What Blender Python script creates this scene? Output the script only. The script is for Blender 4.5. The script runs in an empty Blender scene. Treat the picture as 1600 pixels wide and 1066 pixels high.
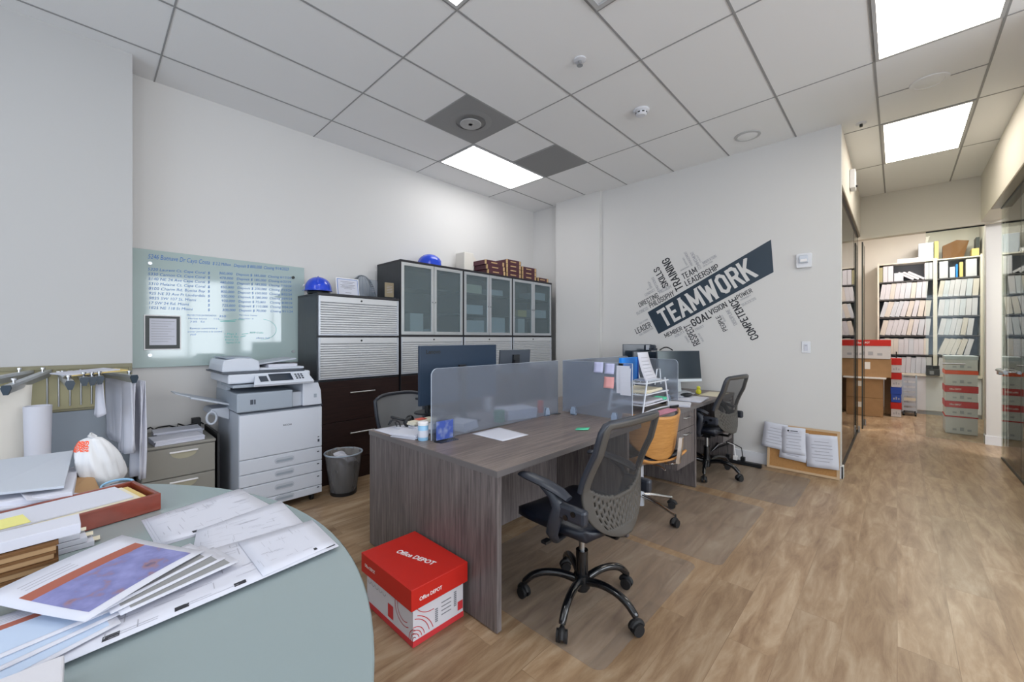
import bpy, bmesh, math, random
from mathutils import Vector, Matrix, Euler
random.seed(7)
PI = math.pi
C = bpy.context.scene.collection
sc = bpy.context.scene

# ------------------------------------------------------------ camera
CAMH = 1.33
YAW = 0.771
cam_d = bpy.data.cameras.new('camera')
cam = bpy.data.objects.new('camera', cam_d); C.objects.link(cam)
cam.location = (0, 0, CAMH)
cam.rotation_euler = (PI/2, 0, YAW - PI/2)
cam_d.sensor_width = 36.0
cam_d.lens = 36.0*634/1600
cam_d.shift_x = (800-785.8)/1600
cam_d.shift_y = -(533-528.5)/1600
cam_d.clip_start = 0.05
sc.camera = cam

# ------------------------------------------------------------ colour management, sky, daylight
sc.view_settings.view_transform = 'Standard'
sc.view_settings.look = 'None'
sc.view_settings.gamma = 1
sc.view_settings.use_curve_mapping = False
sc.view_settings.exposure = 0.57
world = bpy.data.worlds.new('sky'); sc.world = world
world.use_nodes = True
wb_ = world.node_tree.nodes['Background']
wb_.inputs[0].default_value = (0.62, 0.78, 1.0, 1)
wb_.inputs[1].default_value = 1.0

CEIL = 3.358
def area(name, loc, rot, sx, sy, power, col):
    l = bpy.data.lights.new(name, 'AREA'); l.shape = 'RECTANGLE'
    l.size = sx; l.size_y = sy; l.energy = power; l.color = col
    o = bpy.data.objects.new(name, l); C.objects.link(o)
    o.location = loc; o.rotation_euler = rot
    return o
# daylight through the windows behind and right of the camera
area('daylight_window_back', (-3.05, 0.6, 1.75), (0, -PI/2, 0), 2.0, 4.6, 31, (0.78, 0.88, 1.0))
for k, x in enumerate((-1.9, -0.1, 1.7, 3.5)):
    area('daylight_window_right', (x, -3.75, 1.8), (PI/2, 0, 0), 1.5, 1.9, 35, (0.92, 0.96, 1.0))
area('storage_room_lamp', (9.1, -0.6, 3.30), (0, 0, 0), 1.2, 0.6, 40, (1.0, 0.95, 0.91))
area('glass_office_fill', (6.4, 1.9, 3.28), (0, 0, 0), 1.2, 0.6, 85, (1.0, 0.92, 0.78))  # added fill without a fixture; brightens the left glass and corridor floor
area('right_office_fill', (6.3, -2.0, 3.28), (0, 0, 0), 1.2, 0.6, 60, (0.97, 0.97, 1.0))  # added fill without a fixture; spills through the right glass into the corridor
PANEL_EMIT = 5.0
CORR_EMIT = 5.8

# ------------------------------------------------------------ materials
def s2l(c):
    return tuple(((v/12.92) if v <= 0.04045 else ((v+0.055)/1.055)**2.4) for v in c)
def rgb(h):
    h = h.lstrip('#'); return s2l(tuple(int(h[i:i+2], 16)/255 for i in (0, 2, 4))) + (1.0,)
M = {}
def pbr(name, col, rough=0.5, metal=0.0, spec=0.5, trans=0.0, emit=None, es=0.0, noise=0.0, nscale=40, bump=0.0, coat=0.0):
    m = bpy.data.materials.new(name); m.use_nodes = True
    nt = m.node_tree; b = nt.nodes['Principled BSDF']
    c = rgb(col) if isinstance(col, str) else tuple(col)+(1,)
    b.inputs['Base Color'].default_value = c
    b.inputs['Roughness'].default_value = rough
    b.inputs['Metallic'].default_value = metal
    b.inputs['Specular IOR Level'].default_value = spec
    b.inputs['Transmission Weight'].default_value = trans
    b.inputs['Coat Weight'].default_value = coat
    if emit:
        b.inputs['Emission Color'].default_value = rgb(emit); b.inputs['Emission Strength'].default_value = es
    if noise or bump:
        tc = nt.nodes.new('ShaderNodeTexCoord'); n = nt.nodes.new('ShaderNodeTexNoise')
        n.inputs['Scale'].default_value = nscale; n.inputs['Detail'].default_value = 4
        nt.links.new(tc.outputs['Object'], n.inputs['Vector'])
        if noise:
            r = nt.nodes.new('ShaderNodeValToRGB')
            r.color_ramp.elements[0].position = 0.3; r.color_ramp.elements[1].position = 0.7
            r.color_ramp.elements[0].color = tuple(v*(1-noise) for v in c[:3])+(1,)
            r.color_ramp.elements[1].color = tuple(min(1, v*(1+noise)) for v in c[:3])+(1,)
            nt.links.new(n.outputs['Fac'], r.inputs['Fac']); nt.links.new(r.outputs['Color'], b.inputs['Base Color'])
        if bump:
            bp = nt.nodes.new('ShaderNodeBump'); bp.inputs['Strength'].default_value = bump; bp.inputs['Distance'].default_value = 0.01
            nt.links.new(n.outputs['Fac'], bp.inputs['Height']); nt.links.new(bp.outputs['Normal'], b.inputs['Normal'])
    M[name] = m
    return m
def grain(name, cols, scale, rough=0.45, dist=1.2, base=5.0, spec=0.4, stripes=True):
    """laminate / veneer: noise stretched by scale, colour ramp over cols"""
    m = bpy.data.materials.new(name); m.use_nodes = True
    nt = m.node_tree; b = nt.nodes['Principled BSDF']; b.inputs['Roughness'].default_value = rough
    b.inputs['Specular IOR Level'].default_value = spec
    tc = nt.nodes.new('ShaderNodeTexCoord'); mp = nt.nodes.new('ShaderNodeMapping')
    mp.inputs['Scale'].default_value = scale
    n = nt.nodes.new('ShaderNodeTexNoise'); n.inputs['Scale'].default_value = base
    n.inputs['Detail'].default_value = 8; n.inputs['Distortion'].default_value = dist
    n.inputs['Roughness'].default_value = 0.62
    nt.links.new(tc.outputs['Object'], mp.inputs['Vector']); nt.links.new(mp.outputs['Vector'], n.inputs['Vector'])
    r = nt.nodes.new('ShaderNodeValToRGB'); e = r.color_ramp.elements
    while len(e) < len(cols): e.new(0.5)
    for i, c in enumerate(cols):
        e[i].position = 0.3 + 0.42*i/(len(cols)-1); e[i].color = rgb(c)
    nt.links.new(n.outputs['Fac'], r.inputs['Fac']); nt.links.new(r.outputs['Color'], b.inputs['Base Color'])
    M[name] = m
    return m
def glass(name, tint, rough=0.0, refl=1.0):
    """clear pane: straight-through transmission with a Fresnel reflection"""
    m = bpy.data.materials.new(name); m.use_nodes = True
    nt = m.node_tree; nt.nodes.remove(nt.nodes['Principled BSDF'])
    out = nt.nodes['Material Output']; mx = nt.nodes.new('ShaderNodeMixShader')
    t = nt.nodes.new('ShaderNodeBsdfTransparent'); t.inputs[0].default_value = rgb(tint)
    g = nt.nodes.new('ShaderNodeBsdfGlossy'); g.inputs['Roughness'].default_value = rough
    f = nt.nodes.new('ShaderNodeFresnel'); f.inputs['IOR'].default_value = 1.45
    ml = nt.nodes.new('ShaderNodeMath'); ml.operation = 'MULTIPLY'; ml.inputs[1].default_value = refl; ml.use_clamp = True
    nt.links.new(f.outputs[0], ml.inputs[0]); nt.links.new(ml.outputs[0], mx.inputs[0])
    nt.links.new(t.outputs[0], mx.inputs[1]); nt.links.new(g.outputs[0], mx.inputs[2])
    nt.links.new(mx.outputs[0], out.inputs[0]); M[name] = m
    return m
def veil(name, col, alpha, rough=0.5, tint='#ffffff'):
    """thin see-through plastic, film or mesh fabric: part diffuse/gloss, part straight-through"""
    m = bpy.data.materials.new(name); m.use_nodes = True
    nt = m.node_tree; b = nt.nodes['Principled BSDF']
    b.inputs['Base Color'].default_value = rgb(col); b.inputs['Roughness'].default_value = rough
    out = nt.nodes['Material Output']; mx = nt.nodes.new('ShaderNodeMixShader')
    t = nt.nodes.new('ShaderNodeBsdfTransparent'); t.inputs[0].default_value = rgb(tint)
    mx.inputs[0].default_value = alpha
    nt.links.new(t.outputs[0], mx.inputs[1]); nt.links.new(b.outputs[0], mx.inputs[2])
    nt.links.new(mx.outputs[0], out.inputs[0]); M[name] = m
    return m
def frosted(name, col, rough, dif=0.35, difcol='#9aa4b4'):
    m = bpy.data.materials.new(name); m.use_nodes = True
    nt = m.node_tree; b = nt.nodes['Principled BSDF']
    b.inputs['Base Color'].default_value = rgb(difcol); b.inputs['Roughness'].default_value = 0.35
    out = nt.nodes['Material Output']; mx = nt.nodes.new('ShaderNodeMixShader')
    r = nt.nodes.new('ShaderNodeBsdfRefraction'); r.inputs['Color'].default_value = rgb(col)
    r.inputs['Roughness'].default_value = rough; r.inputs['IOR'].default_value = 1.25
    mx.inputs[0].default_value = dif
    nt.links.new(r.outputs[0], mx.inputs[1]); nt.links.new(b.outputs[0], mx.inputs[2])
    nt.links.new(mx.outputs[0], out.inputs[0]); M[name] = m
    return m

pbr('wall', '#d3d1cf', 0.75, spec=0.25, bump=0.02, nscale=120)
pbr('wall_cream', '#d8d3ca', 0.75, spec=0.25)
pbr('column_paint', '#bcbbba', 0.7, spec=0.25)
pbr('ceiling', '#efefef', 0.9, spec=0.1, bump=0.03, nscale=200)
pbr('ceiling_bar', '#999999', 0.6)
pbr('ceiling_bar_white', '#b9b9b9', 0.5)
pbr('white_trim', '#dcdde2', 0.45)
pbr('soffit_bronze', '#8f8474', 0.4, metal=0.3)
pbr('frame_dark', '#2d3130', 0.4, metal=0.3)
pbr('steel', '#b9bbbd', 0.28, metal=1.0)
pbr('chrome', '#d6d6d8', 0.12, metal=1.0)
pbr('alu', '#c6c9cd', 0.38, metal=0.8)
pbr('slat', '#c9cacc', 0.42, metal=0.35)
pbr('black_plastic', '#15171b', 0.42)
pbr('black_gloss', '#0c0e12', 0.16, coat=0.4)
pbr('chair_frame', '#2b2f38', 0.38)
pbr('chair_shell', '#4b4844', 0.5)
pbr('black_seat', '#0f1420', 0.38, bump=0.05, nscale=90)
pbr('rubber', '#141518', 0.6)
pbr('dark_edge', '#1d1c22', 0.45)
pbr('monitor_back', '#1d3045', 0.42)
pbr('monitor_grey', '#3c434d', 0.4)
pbr('screen_off', '#2c3540', 0.12)
pbr('silver_paint', '#c3c7cf', 0.35, metal=0.3)
pbr('copier_white', '#cdd2dc', 0.45)
pbr('copier_grey', '#9aa4b0', 0.45)
pbr('copier_dark', '#39414d', 0.4)
pbr('copier_shade', '#b8bec8', 0.5)
pbr('cab_grey', '#8b8880', 0.45, metal=0.1)
pbr('edge_band', '#6a6666', 0.35)
pbr('cab_recess', '#a59f88', 0.5)
pbr('cab_grey_dark', '#55534f', 0.5)
pbr('paper', '#cdced8', 0.75, spec=0.2)
pbr('paper_cream', '#ded6c0', 0.8, spec=0.2)
pbr('paper_yellow', '#e3dd8c', 0.8, spec=0.2)
pbr('paper_pink', '#e7a6a4', 0.8, spec=0.2)
pbr('paper_lilac', '#c3c4e2', 0.8, spec=0.2)
pbr('paper_green', '#5fcaa2', 0.8, spec=0.2)
pbr('manila', '#d8bf7c', 0.8, spec=0.2)
pbr('tan_edge', '#a78663', 0.85, spec=0.1)
pbr('brown_folder', '#6f4f33', 0.8, spec=0.1)
pbr('cardboard', '#a98765', 0.85, spec=0.1, noise=0.06, nscale=9)
pbr('white_tape', '#d9d8d6', 0.6)
pbr('box_red', '#c0251c', 0.42, spec=0.35)
pbr('box_red_soft', '#c8343a', 0.5)
pbr('box_white', '#cfcdd2', 0.6)
pbr('box_blue', '#2049b0', 0.5)
pbr('ink_white', '#e9e6e6', 0.6)
pbr('ink_black', '#23242b', 0.6)
pbr('ink_grey', '#85868c', 0.7)
pbr('ink_soft', '#a9aab4', 0.7)
pbr('ink_blue', '#3f72b8', 0.6)
pbr('ink_teal', '#3fa9a0', 0.6)
pbr('banner_navy', '#1f3140', 0.35)
pbr('decal_grey', '#94959b', 0.6)
pbr('helmet_blue', '#1f46c8', 0.22, coat=0.3)
pbr('khaki', '#a19a78', 0.5, metal=0.15)
pbr('khaki_dark', '#7f7a60', 0.5)
pbr('blue_grey_panel', '#8e969f', 0.6)
pbr('red_wood', '#7c3524', 0.3, coat=0.3, noise=0.18, nscale=14)
pbr('cork', '#ad7f4d', 0.9, noise=0.15, nscale=160)
pbr('light_wood', '#c3a684', 0.55)
pbr('burgundy', '#4f2630', 0.5)
pbr('gold_band', '#c9a878', 0.5)
pbr('bag_white', '#d2d2d4', 0.4, bump=0.3, nscale=22)
pbr('bag_orange', '#e9552c', 0.5)
pbr('binder_white', '#c8c6cc', 0.5)
pbr('binder_white_cool', '#c1c5cd', 0.5)
pbr('binder_white_warm', '#cdc5bd', 0.5)
pbr('shelf_cream', '#d8d1c4', 0.6)
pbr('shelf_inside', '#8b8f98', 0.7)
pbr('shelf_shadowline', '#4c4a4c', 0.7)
pbr('binder_blue', '#1b8bf0', 0.35)
pbr('binder_blue_dark', '#15409e', 0.4)
pbr('wire_white', '#d3d8e0', 0.35)
pbr('yellow_toy', '#d9d533', 0.5)
pbr('pink_folder', '#d08aa0', 0.5)
pbr('red_item', '#d85a48', 0.5)
pbr('green_item', '#3f7f5f', 0.6)
pbr('grey_fabric', '#8f9093', 0.8)
pbr('vent_grey', '#8d8d8d', 0.6)
pbr('vent_cone', '#b0b0b0', 0.6)
pbr('perf_grey', '#8e8e8e', 0.7, noise=0.12, nscale=260)
pbr('plaque_gold', '#8d7f66', 0.4)
pbr('tin_blue', '#8fbcdc', 0.35)
pbr('print_purple', '#7b7ab0', 0.55, noise=0.35, nscale=22)
pbr('print_rust', '#a15a48', 0.6)
pbr('print_sky', '#b9c9e0', 0.6)
pbr('light_panel', '#ffffff', 0.5, emit='#ffffff', es=PANEL_EMIT)
pbr('light_panel_warm', '#ffffff', 0.5, emit='#fff6e8', es=CORR_EMIT)
glass('clear_glass', '#f3f8f4', 0.0, 1.0)
glass('green_glass', '#d5e2cc', 0.0, 1.0)
glass('acrylic', '#eef2f7', 0.15, 0.6)
veil('floor_mat', '#b0acaa', 0.11, 0.30, '#fafafa')
veil('mesh_fabric', '#2a2a2c', 0.70, 0.8)
veil('grey_mesh_fabric', '#8d8e90', 0.80, 0.8)
veil('cabinet_glass', '#9aa6aa', 0.26, 0.12, '#e4eef0')
veil('bin_mesh', '#5f5f62', 0.55, 0.5)
veil('film_white', '#c9ccd6', 0.75, 0.5)
frosted('frosted_screen', '#e4e8ee', 0.24, 0.22, '#b4bac6')
pbr('screen_edge', '#aeb6c2', 0.3)
frosted('frosted_clip', '#dfe8f6', 0.3, 0.5, '#b9c8dc')
grain('laminate_v', ['#4a4546', '#6b6463', '#837b79'], (14, 14, 0.7), 0.42, 0.6)
grain('laminate_h', ['#54494a', '#73665f', '#8a7d76'], (0.7, 14, 14), 0.34, 0.6)
grain('laminate_dark', ['#2d2b2f', '#3f3c40', '#4d494c'], (14, 14, 0.7), 0.5, 0.6)
grain('wenge', ['#1f1413', '#2b1c1a', '#33211e'], (0.9, 16, 16), 0.4, 0.4, spec=0.35)
grain('wenge_side_daylit', ['#26292e', '#2e3237', '#363a40'], (16, 16, 0.9), 0.38, 0.4)  # cool daylight on the cabinet sides put into the wenge colour
grain('plywood', ['#a2703c', '#b98449', '#c99556'], (3, 3, 30), 0.35, 0.8, 3)
pbr('ply_edge', '#c79a5c', 0.5)
# frosted green-grey table glass
pbr('table_glass', '#8d9a9b', 0.22, spec=0.6, coat=0.2)
pbr('table_glass_edge', '#5f8f87', 0.15)
pbr('board_glass', '#a9bab8', 0.06, spec=0.9)

m = M['print_purple']; nt = m.node_tree
r = [n for n in nt.nodes if n.type == 'VALTORGB'][0]; r.color_ramp.elements[0].color = rgb('#6a5c78'); r.color_ramp.elements[1].color = rgb('#8e8fc2')
e = r.color_ramp.elements.new(0.45); e.color = rgb('#7678aa'); e = r.color_ramp.elements.new(0.36); e.color = rgb('#93727c')
# wood plank floor
def floor_mat():
    m = bpy.data.materials.new('plank_floor'); m.use_nodes = True
    nt = m.node_tree; b = nt.nodes['Principled BSDF']; L = nt.links.new
    tc = nt.nodes.new('ShaderNodeTexCoord')
    br = nt.nodes.new('ShaderNodeTexBrick')
    br.offset = 0.37; br.offset_frequency = 2; br.squash = 1
    br.inputs['Color1'].default_value = (0.0, 0.0, 0.0, 1); br.inputs['Color2'].default_value = (1, 1, 1, 1)
    br.inputs['Mortar'].default_value = (0.5, 0.5, 0.5, 1)
    br.inputs['Scale'].default_value = 1; br.inputs['Mortar Size'].default_value = 0.0016
    br.inputs['Mortar Smooth'].default_value = 0.4
    br.inputs['Brick Width'].default_value = 1.22; br.inputs['Row Height'].default_value = 0.18
    L(tc.outputs['Object'], br.inputs['Vector'])
    # per-plank offset so that grain differs from plank to plank
    mp = nt.nodes.new('ShaderNodeMapping'); mp.inputs['Scale'].default_value = (0.8, 4.6, 1)
    ad = nt.nodes.new('ShaderNodeVectorMath'); ad.operation = 'MULTIPLY_ADD'
    ad.inputs[1].default_value = (7, 11, 3)
    L(br.outputs['Color'], ad.inputs[0]); L(tc.outputs['Object'], ad.inputs[2]); L(ad.outputs[0], mp.inputs['Vector'])
    n1 = nt.nodes.new('ShaderNodeTexNoise'); n1.inputs['Scale'].default_value = 3.0; n1.inputs['Detail'].default_value = 12
    n1.inputs['Roughness'].default_value = 0.66; n1.inputs['Distortion'].default_value = 0.45
    L(mp.outputs[0], n1.inputs['Vector'])
    r1 = nt.nodes.new('ShaderNodeValToRGB'); e = r1.color_ramp.elements
    e[0].position = 0.28; e[0].color = rgb('#765a42'); e[1].position = 0.72; e[1].color = rgb('#b5a086')
    k = e.new(0.5); k.color = rgb('#9a8064')
    L(n1.outputs['Fac'], r1.inputs['Fac'])
    hv = nt.nodes.new('ShaderNodeHueSaturation')
    mr = nt.nodes.new('ShaderNodeMapRange'); mr.inputs['To Min'].default_value = 0.90; mr.inputs['To Max'].default_value = 1.08
    L(br.outputs['Color'], mr.inputs['Value']); L(mr.outputs[0], hv.inputs['Value'])
    L(r1.outputs['Color'], hv.inputs['Color'])
    mx = nt.nodes.new('ShaderNodeMix'); mx.data_type = 'RGBA'; mx.blend_type = 'MULTIPLY'
    ml = nt.nodes.new('ShaderNodeMath'); ml.operation = 'MULTIPLY'; ml.inputs[1].default_value = 0.28
    L(br.outputs['Fac'], ml.inputs[0]); L(ml.outputs[0], mx.inputs[0]); L(hv.outputs[0], mx.inputs[6]); mx.inputs[7].default_value = (0.35, 0.28, 0.22, 1)
    L(mx.outputs[2], b.inputs['Base Color'])
    b.inputs['Roughness'].default_value = 0.33; b.inputs['Specular IOR Level'].default_value = 0.42
    M['plank_floor'] = m
floor_mat()

# ------------------------------------------------------------ mesh helpers
class MB:
    def __init__(s): s.bm = bmesh.new(); s.T = Matrix.Identity(4)
    def _add(s, vs): return [s.bm.verts.new(s.T @ Vector(v)) for v in vs]
    def face(s, vs):
        f = s.bm.faces.new(s._add(vs)); return f
    def box(s, x0, x1, y0, y1, z0, z1, T=None):
        a = [(x0,y0,z0),(x1,y0,z0),(x1,y1,z0),(x0,y1,z0),(x0,y0,z1),(x1,y0,z1),(x1,y1,z1),(x0,y1,z1)]
        if T is not None: a = [T @ Vector(v) for v in a]
        v = s._add(a)
        for f in ((3,2,1,0),(4,5,6,7),(0,1,5,4),(1,2,6,5),(2,3,7,6),(3,0,4,7)): s.bm.faces.new([v[i] for i in f])
        return s
    def prism(s, pts, z0, z1, T=None):
        """pts: list of (x,y) ccw, extruded in z"""
        n = len(pts)
        a = [(x, y, z0) for x, y in pts] + [(x, y, z1) for x, y in pts]
        if T is not None: a = [T @ Vector(v) for v in a]
        v = s._add(a)
        s.bm.faces.new([v[i] for i in range(n-1, -1, -1)]); s.bm.faces.new([v[n+i] for i in range(n)])
        for i in range(n):
            j = (i+1) % n; s.bm.faces.new([v[i], v[j], v[n+j], v[n+i]])
        return s
    def lathe(s, prof, n=24, T=None, cap=True):
        """prof: (r,z) from bottom to top"""
        rings = []
        for r, z in prof:
            a = [(r*math.cos(2*PI*i/n), r*math.sin(2*PI*i/n), z) for i in range(n)]
            if T is not None: a = [T @ Vector(v) for v in a]
            rings.append(s._add(a))
        for k in range(len(rings)-1):
            for i in range(n):
                j = (i+1) % n
                s.bm.faces.new([rings[k][i], rings[k][j], rings[k+1][j], rings[k+1][i]])
        if cap:
            if prof[0][0] > 1e-5: s.bm.faces.new(list(reversed(rings[0])))
            if prof[-1][0] > 1e-5: s.bm.faces.new(rings[-1])
        return s
    def cyl(s, p0, p1, r, n=16, r1=None):
        p0 = Vector(p0); p1 = Vector(p1); d = p1-p0
        q = d.to_track_quat('Z', 'Y').to_matrix().to_4x4(); q.translation = p0
        return s.lathe([(r, 0), (r if r1 is None else r1, d.length)], n, q)
    def tube(s, pts, r, n=10, closed=False, flat=1.0, up=None):
        """swept tube; r number or list; flat<1 squashes the section along its local y"""
        P = [Vector(p) for p in pts]; N = len(P); rings = []
        prev = None
        for k in range(N):
            if closed: t = (P[(k+1) % N]-P[k-1])
            elif k == 0: t = P[1]-P[0]
            elif k == N-1: t = P[-1]-P[-2]
            else: t = P[k+1]-P[k-1]
            t.normalize()
            if up is not None: a = Vector(up)
            elif prev is None: a = Vector((0,0,1)) if abs(t.z) < 0.9 else Vector((1,0,0))
            else: a = prev
            u = (a - t*a.dot(t))
            if u.length < 1e-6: u = Vector((1,0,0)) - t*t.x
            u.normalize(); w = t.cross(u); prev = u
            rr = r[k] if isinstance(r, (list, tuple)) else r
            rings.append(s._add([P[k] + (u*math.sin(2*PI*i/n)*flat + w*math.cos(2*PI*i/n))*rr for i in range(n)]))
        m = N if closed else N-1
        for k in range(m):
            A = rings[k]; B = rings[(k+1) % N]
            for i in range(n):
                j = (i+1) % n; s.bm.faces.new([A[i], A[j], B[j], B[i]])
        if not closed:
            s.bm.faces.new(list(reversed(rings[0]))); s.bm.faces.new(rings[-1])
        return s
    def ball(s, c, r, n=14, sq=(1,1,1)):
        pr = [(r*math.sin(PI*i/n), -r*math.cos(PI*i/n)) for i in range(n+1)]
        pr[0] = (1e-4*r, -r); pr[-1] = (1e-4*r, r)
        return s.lathe(pr, max(12, n), Matrix.Translation(c) @ Matrix.Diagonal((*sq, 1)))
    def grid(s, fn, nu, nv, keep=None, thick=0.0):
        """surface from fn(u,v); keep(i,j) chooses cells"""
        V = {}
        def g(i, j):
            if (i, j) not in V: V[(i, j)] = s.bm.verts.new(s.T @ Vector(fn(i/nu, j/nv)))
            return V[(i, j)]
        for i in range(nu):
            for j in range(nv):
                if keep is None or keep(i, j):
                    s.bm.faces.new([g(i, j), g(i+1, j), g(i+1, j+1), g(i, j+1)])
        return s
    def build(s, name, mat, parent=None, bevel=0.0, smooth=None, solid=0.0, local=False, seg=2, subsurf=0):
        """world coordinates in; stored relative to parent's location unless local"""
        if parent is not None and not local:
            off = parent.location if parent.parent is None else parent.parent.location + parent.location
            bmesh.ops.translate(s.bm, verts=s.bm.verts, vec=-Vector(off))
        bmesh.ops.recalc_face_normals(s.bm, faces=s.bm.faces)
        me = bpy.data.meshes.new(name)
        if smooth is not None:
            for f in s.bm.faces: f.smooth = True
            for e in s.bm.edges:
                if len(e.link_faces) == 2 and e.calc_face_angle(0) > math.radians(smooth): e.smooth = False
        s.bm.to_mesh(me); s.bm.free()
        o = bpy.data.objects.new(name, me); C.objects.link(o)
        if isinstance(mat, str): mat = M[mat]
        me.materials.append(mat)
        if parent is not None: o.parent = parent
        if solid:
            md = o.modifiers.new('thickness', 'SOLIDIFY'); md.thickness = solid; md.offset = 0
        if bevel:
            md = o.modifiers.new('bevel', 'BEVEL'); md.width = bevel; md.segments = seg; md.limit_method = 'ANGLE'; md.angle_limit = math.radians(40)
        if subsurf:
            md = o.modifiers.new('sub', 'SUBSURF'); md.levels = subsurf; md.render_levels = subsurf
        return o
def tag(o, label, cat, group=None):
    o['label'] = label; o['category'] = cat
    if group: o['group'] = group
    return o
def struct(o): o['kind'] = 'structure'; return o
def thing(name, label, cat, loc=(0,0,0), rotz=0.0, group=None):
    o = bpy.data.objects.new(name, None); C.objects.link(o); o.empty_display_size = 0.1
    o.location = loc; o.rotation_euler = (0, 0, rotz)
    return tag(o, label, cat, group)
def dup(root, loc, rotz, label=None, group=None):
    r = root.copy(); C.objects.link(r); r.location = loc; r.rotation_euler = (0, 0, rotz)
    if label: r['label'] = label
    if group: r['group'] = group
    for ch in list(root.children):
        c = ch.copy(); C.objects.link(c); c.parent = r
        for g in ch.children:
            d = g.copy(); C.objects.link(d); d.parent = c
    return r
def bx(name, mat, b, parent=None, bevel=0.0, local=False, seg=2):
    m = MB(); m.box(*b); return m.build(name, mat, parent, bevel=bevel, local=local, seg=seg)
_tc = {}
def text_verts(txt, off=0.0):
    """triangulated letters (verts, faces) of a word, unit size; width box and cap height"""
    key = (txt, off)
    if key in _tc: return _tc[key]
    cu = bpy.data.curves.new('t', 'FONT'); cu.body = txt; cu.size = 1.0; cu.offset = off; cu.resolution_u = 3
    ob = bpy.data.objects.new('t', cu); C.objects.link(ob)
    dg = bpy.context.evaluated_depsgraph_get(); dg.update()
    me = bpy.data.meshes.new_from_object(ob.evaluated_get(dg))
    vs = [v.co.copy() for v in me.vertices]; fs = [tuple(p.vertices) for p in me.polygons]
    bpy.data.objects.remove(ob); bpy.data.curves.remove(cu); bpy.data.meshes.remove(me)
    x0 = min(v.x for v in vs); x1 = max(v.x for v in vs)
    _tc[key] = (vs, fs, x0, x1)
    return _tc[key]
def put_text(mb, txt, p0, p1, ptop, off=0.0, cap=0.7, shear=0.0):
    """write txt so that its baseline runs p0->p1 and the cap height reaches ptop above p0 (3D points)"""
    vs, fs, x0, x1 = text_verts(txt, off)
    p0 = Vector(p0); a = Vector(p1)-p0; b = Vector(ptop)-p0
    V = []
    for v in vs:
        u = (v.x-x0)/(x1-x0); w = v.y/cap
        V.append(mb.bm.verts.new(mb.T @ (p0 + a*u + b*w + a.normalized()*b.length*w*shear)))
    for f in fs:
        try: mb.bm.faces.new([V[i] for i in f])
        except ValueError: pass
def rrect(x0, x1, y0, y1, r, n=5):
    pts = []
    for cx, cy, a0 in ((x1-r, y0+r, -PI/2), (x1-r, y1-r, 0), (x0+r, y1-r, PI/2), (x0+r, y0+r, PI)):
        for i in range(n+1):
            a = a0 + PI/2*i/n; pts.append((cx+r*math.cos(a), cy+r*math.sin(a)))
    return pts
def quad_fn(p):   # corners p00,p10,p11,p01
    p = [Vector(q) for q in p]
    return lambda u, v: (p[0]*(1-u)+p[1]*u)*(1-v)+(p[3]*(1-u)+p[2]*u)*v
def RZ(a, loc=(0,0,0)): 
    m = Matrix.Rotation(a, 4, 'Z'); m.translation = loc; return m
# condensed block capitals drawn as strokes: glyph width, list of polylines (x in 0..width, y in 0..1)
def _rb(w, c=0.16):
    return [(c, 0), (w-c, 0), (w, c*0.9), (w, 1-c*0.9), (w-c, 1), (c, 1), (0, 1-c*0.9), (0, c*0.9), (c, 0)]
GL = {
 'A': (.50, [[(0,0),(.25,1),(.50,0)], [(.10,.28),(.40,.28)]]),
 'B': (.42, [[(0,0),(0,1),(.30,1),(.42,.88),(.42,.64),(.32,.53),(0,.53)], [(.32,.53),(.42,.42),(.42,.12),(.30,0),(0,0)]]),
 'C': (.42, [[(.42,.30),(.42,.13),(.28,0),(.14,0),(0,.13),(0,.87),(.14,1),(.28,1),(.42,.87),(.42,.70)]]),
 'D': (.43, [[(0,0),(0,1),(.27,1),(.43,.86),(.43,.14),(.27,0),(0,0)]]),
 'E': (.34, [[(.34,1),(0,1),(0,0),(.34,0)], [(0,.52),(.28,.52)]]),
 'G': (.42, [[(.42,.70),(.42,.87),(.28,1),(.14,1),(0,.87),(0,.13),(.14,0),(.28,0),(.42,.13),(.42,.46),(.24,.46)]]),
 'H': (.42, [[(0,0),(0,1)], [(.42,0),(.42,1)], [(0,.52),(.42,.52)]]),
 'I': (.0, [[(0,0),(0,1)]]),
 'J': (.34, [[(0,.25),(0,.12),(.12,0),(.22,0),(.34,.12),(.34,1)]]),
 'K': (.42, [[(0,0),(0,1)], [(.42,1),(.04,.44)], [(.15,.60),(.44,0)]]),
 'L': (.32, [[(0,1),(0,0),(.32,0)]]),
 'M': (.60, [[(0,0),(0,1),(.30,.22),(.60,1),(.60,0)]]),
 'N': (.44, [[(0,0),(0,1),(.44,0),(.44,1)]]),
 'O': (.43, [_rb(.43)]),
 'P': (.41, [[(0,0),(0,1),(.29,1),(.41,.88),(.41,.56),(.29,.44),(0,.44)]]),
 'R': (.42, [[(0,0),(0,1),(.30,1),(.42,.88),(.42,.60),(.30,.48),(0,.48)], [(.24,.48),(.43,0)]]),
 'S': (.40, [[(.40,.74),(.40,.88),(.27,1),(.13,1),(0,.88),(0,.70),(.10,.58),(.30,.44),(.40,.32),(.40,.12),(.27,0),(.13,0),(0,.12),(0,.27)]]),
 'T': (.42, [[(0,1),(.42,1)], [(.21,1),(.21,0)]]),
 'U': (.42, [[(0,1),(0,.13),(.14,0),(.28,0),(.42,.13),(.42,1)]]),
 'V': (.46, [[(0,1),(.23,0),(.46,1)]]),
 'W': (.70, [[(0,1),(.16,0),(.35,.85),(.54,0),(.70,1)]]),
 'Y': (.44, [[(0,1),(.22,.46),(.44,1)], [(.22,.46),(.22,0)]]),
 ' ': (.2, []),
}
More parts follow.
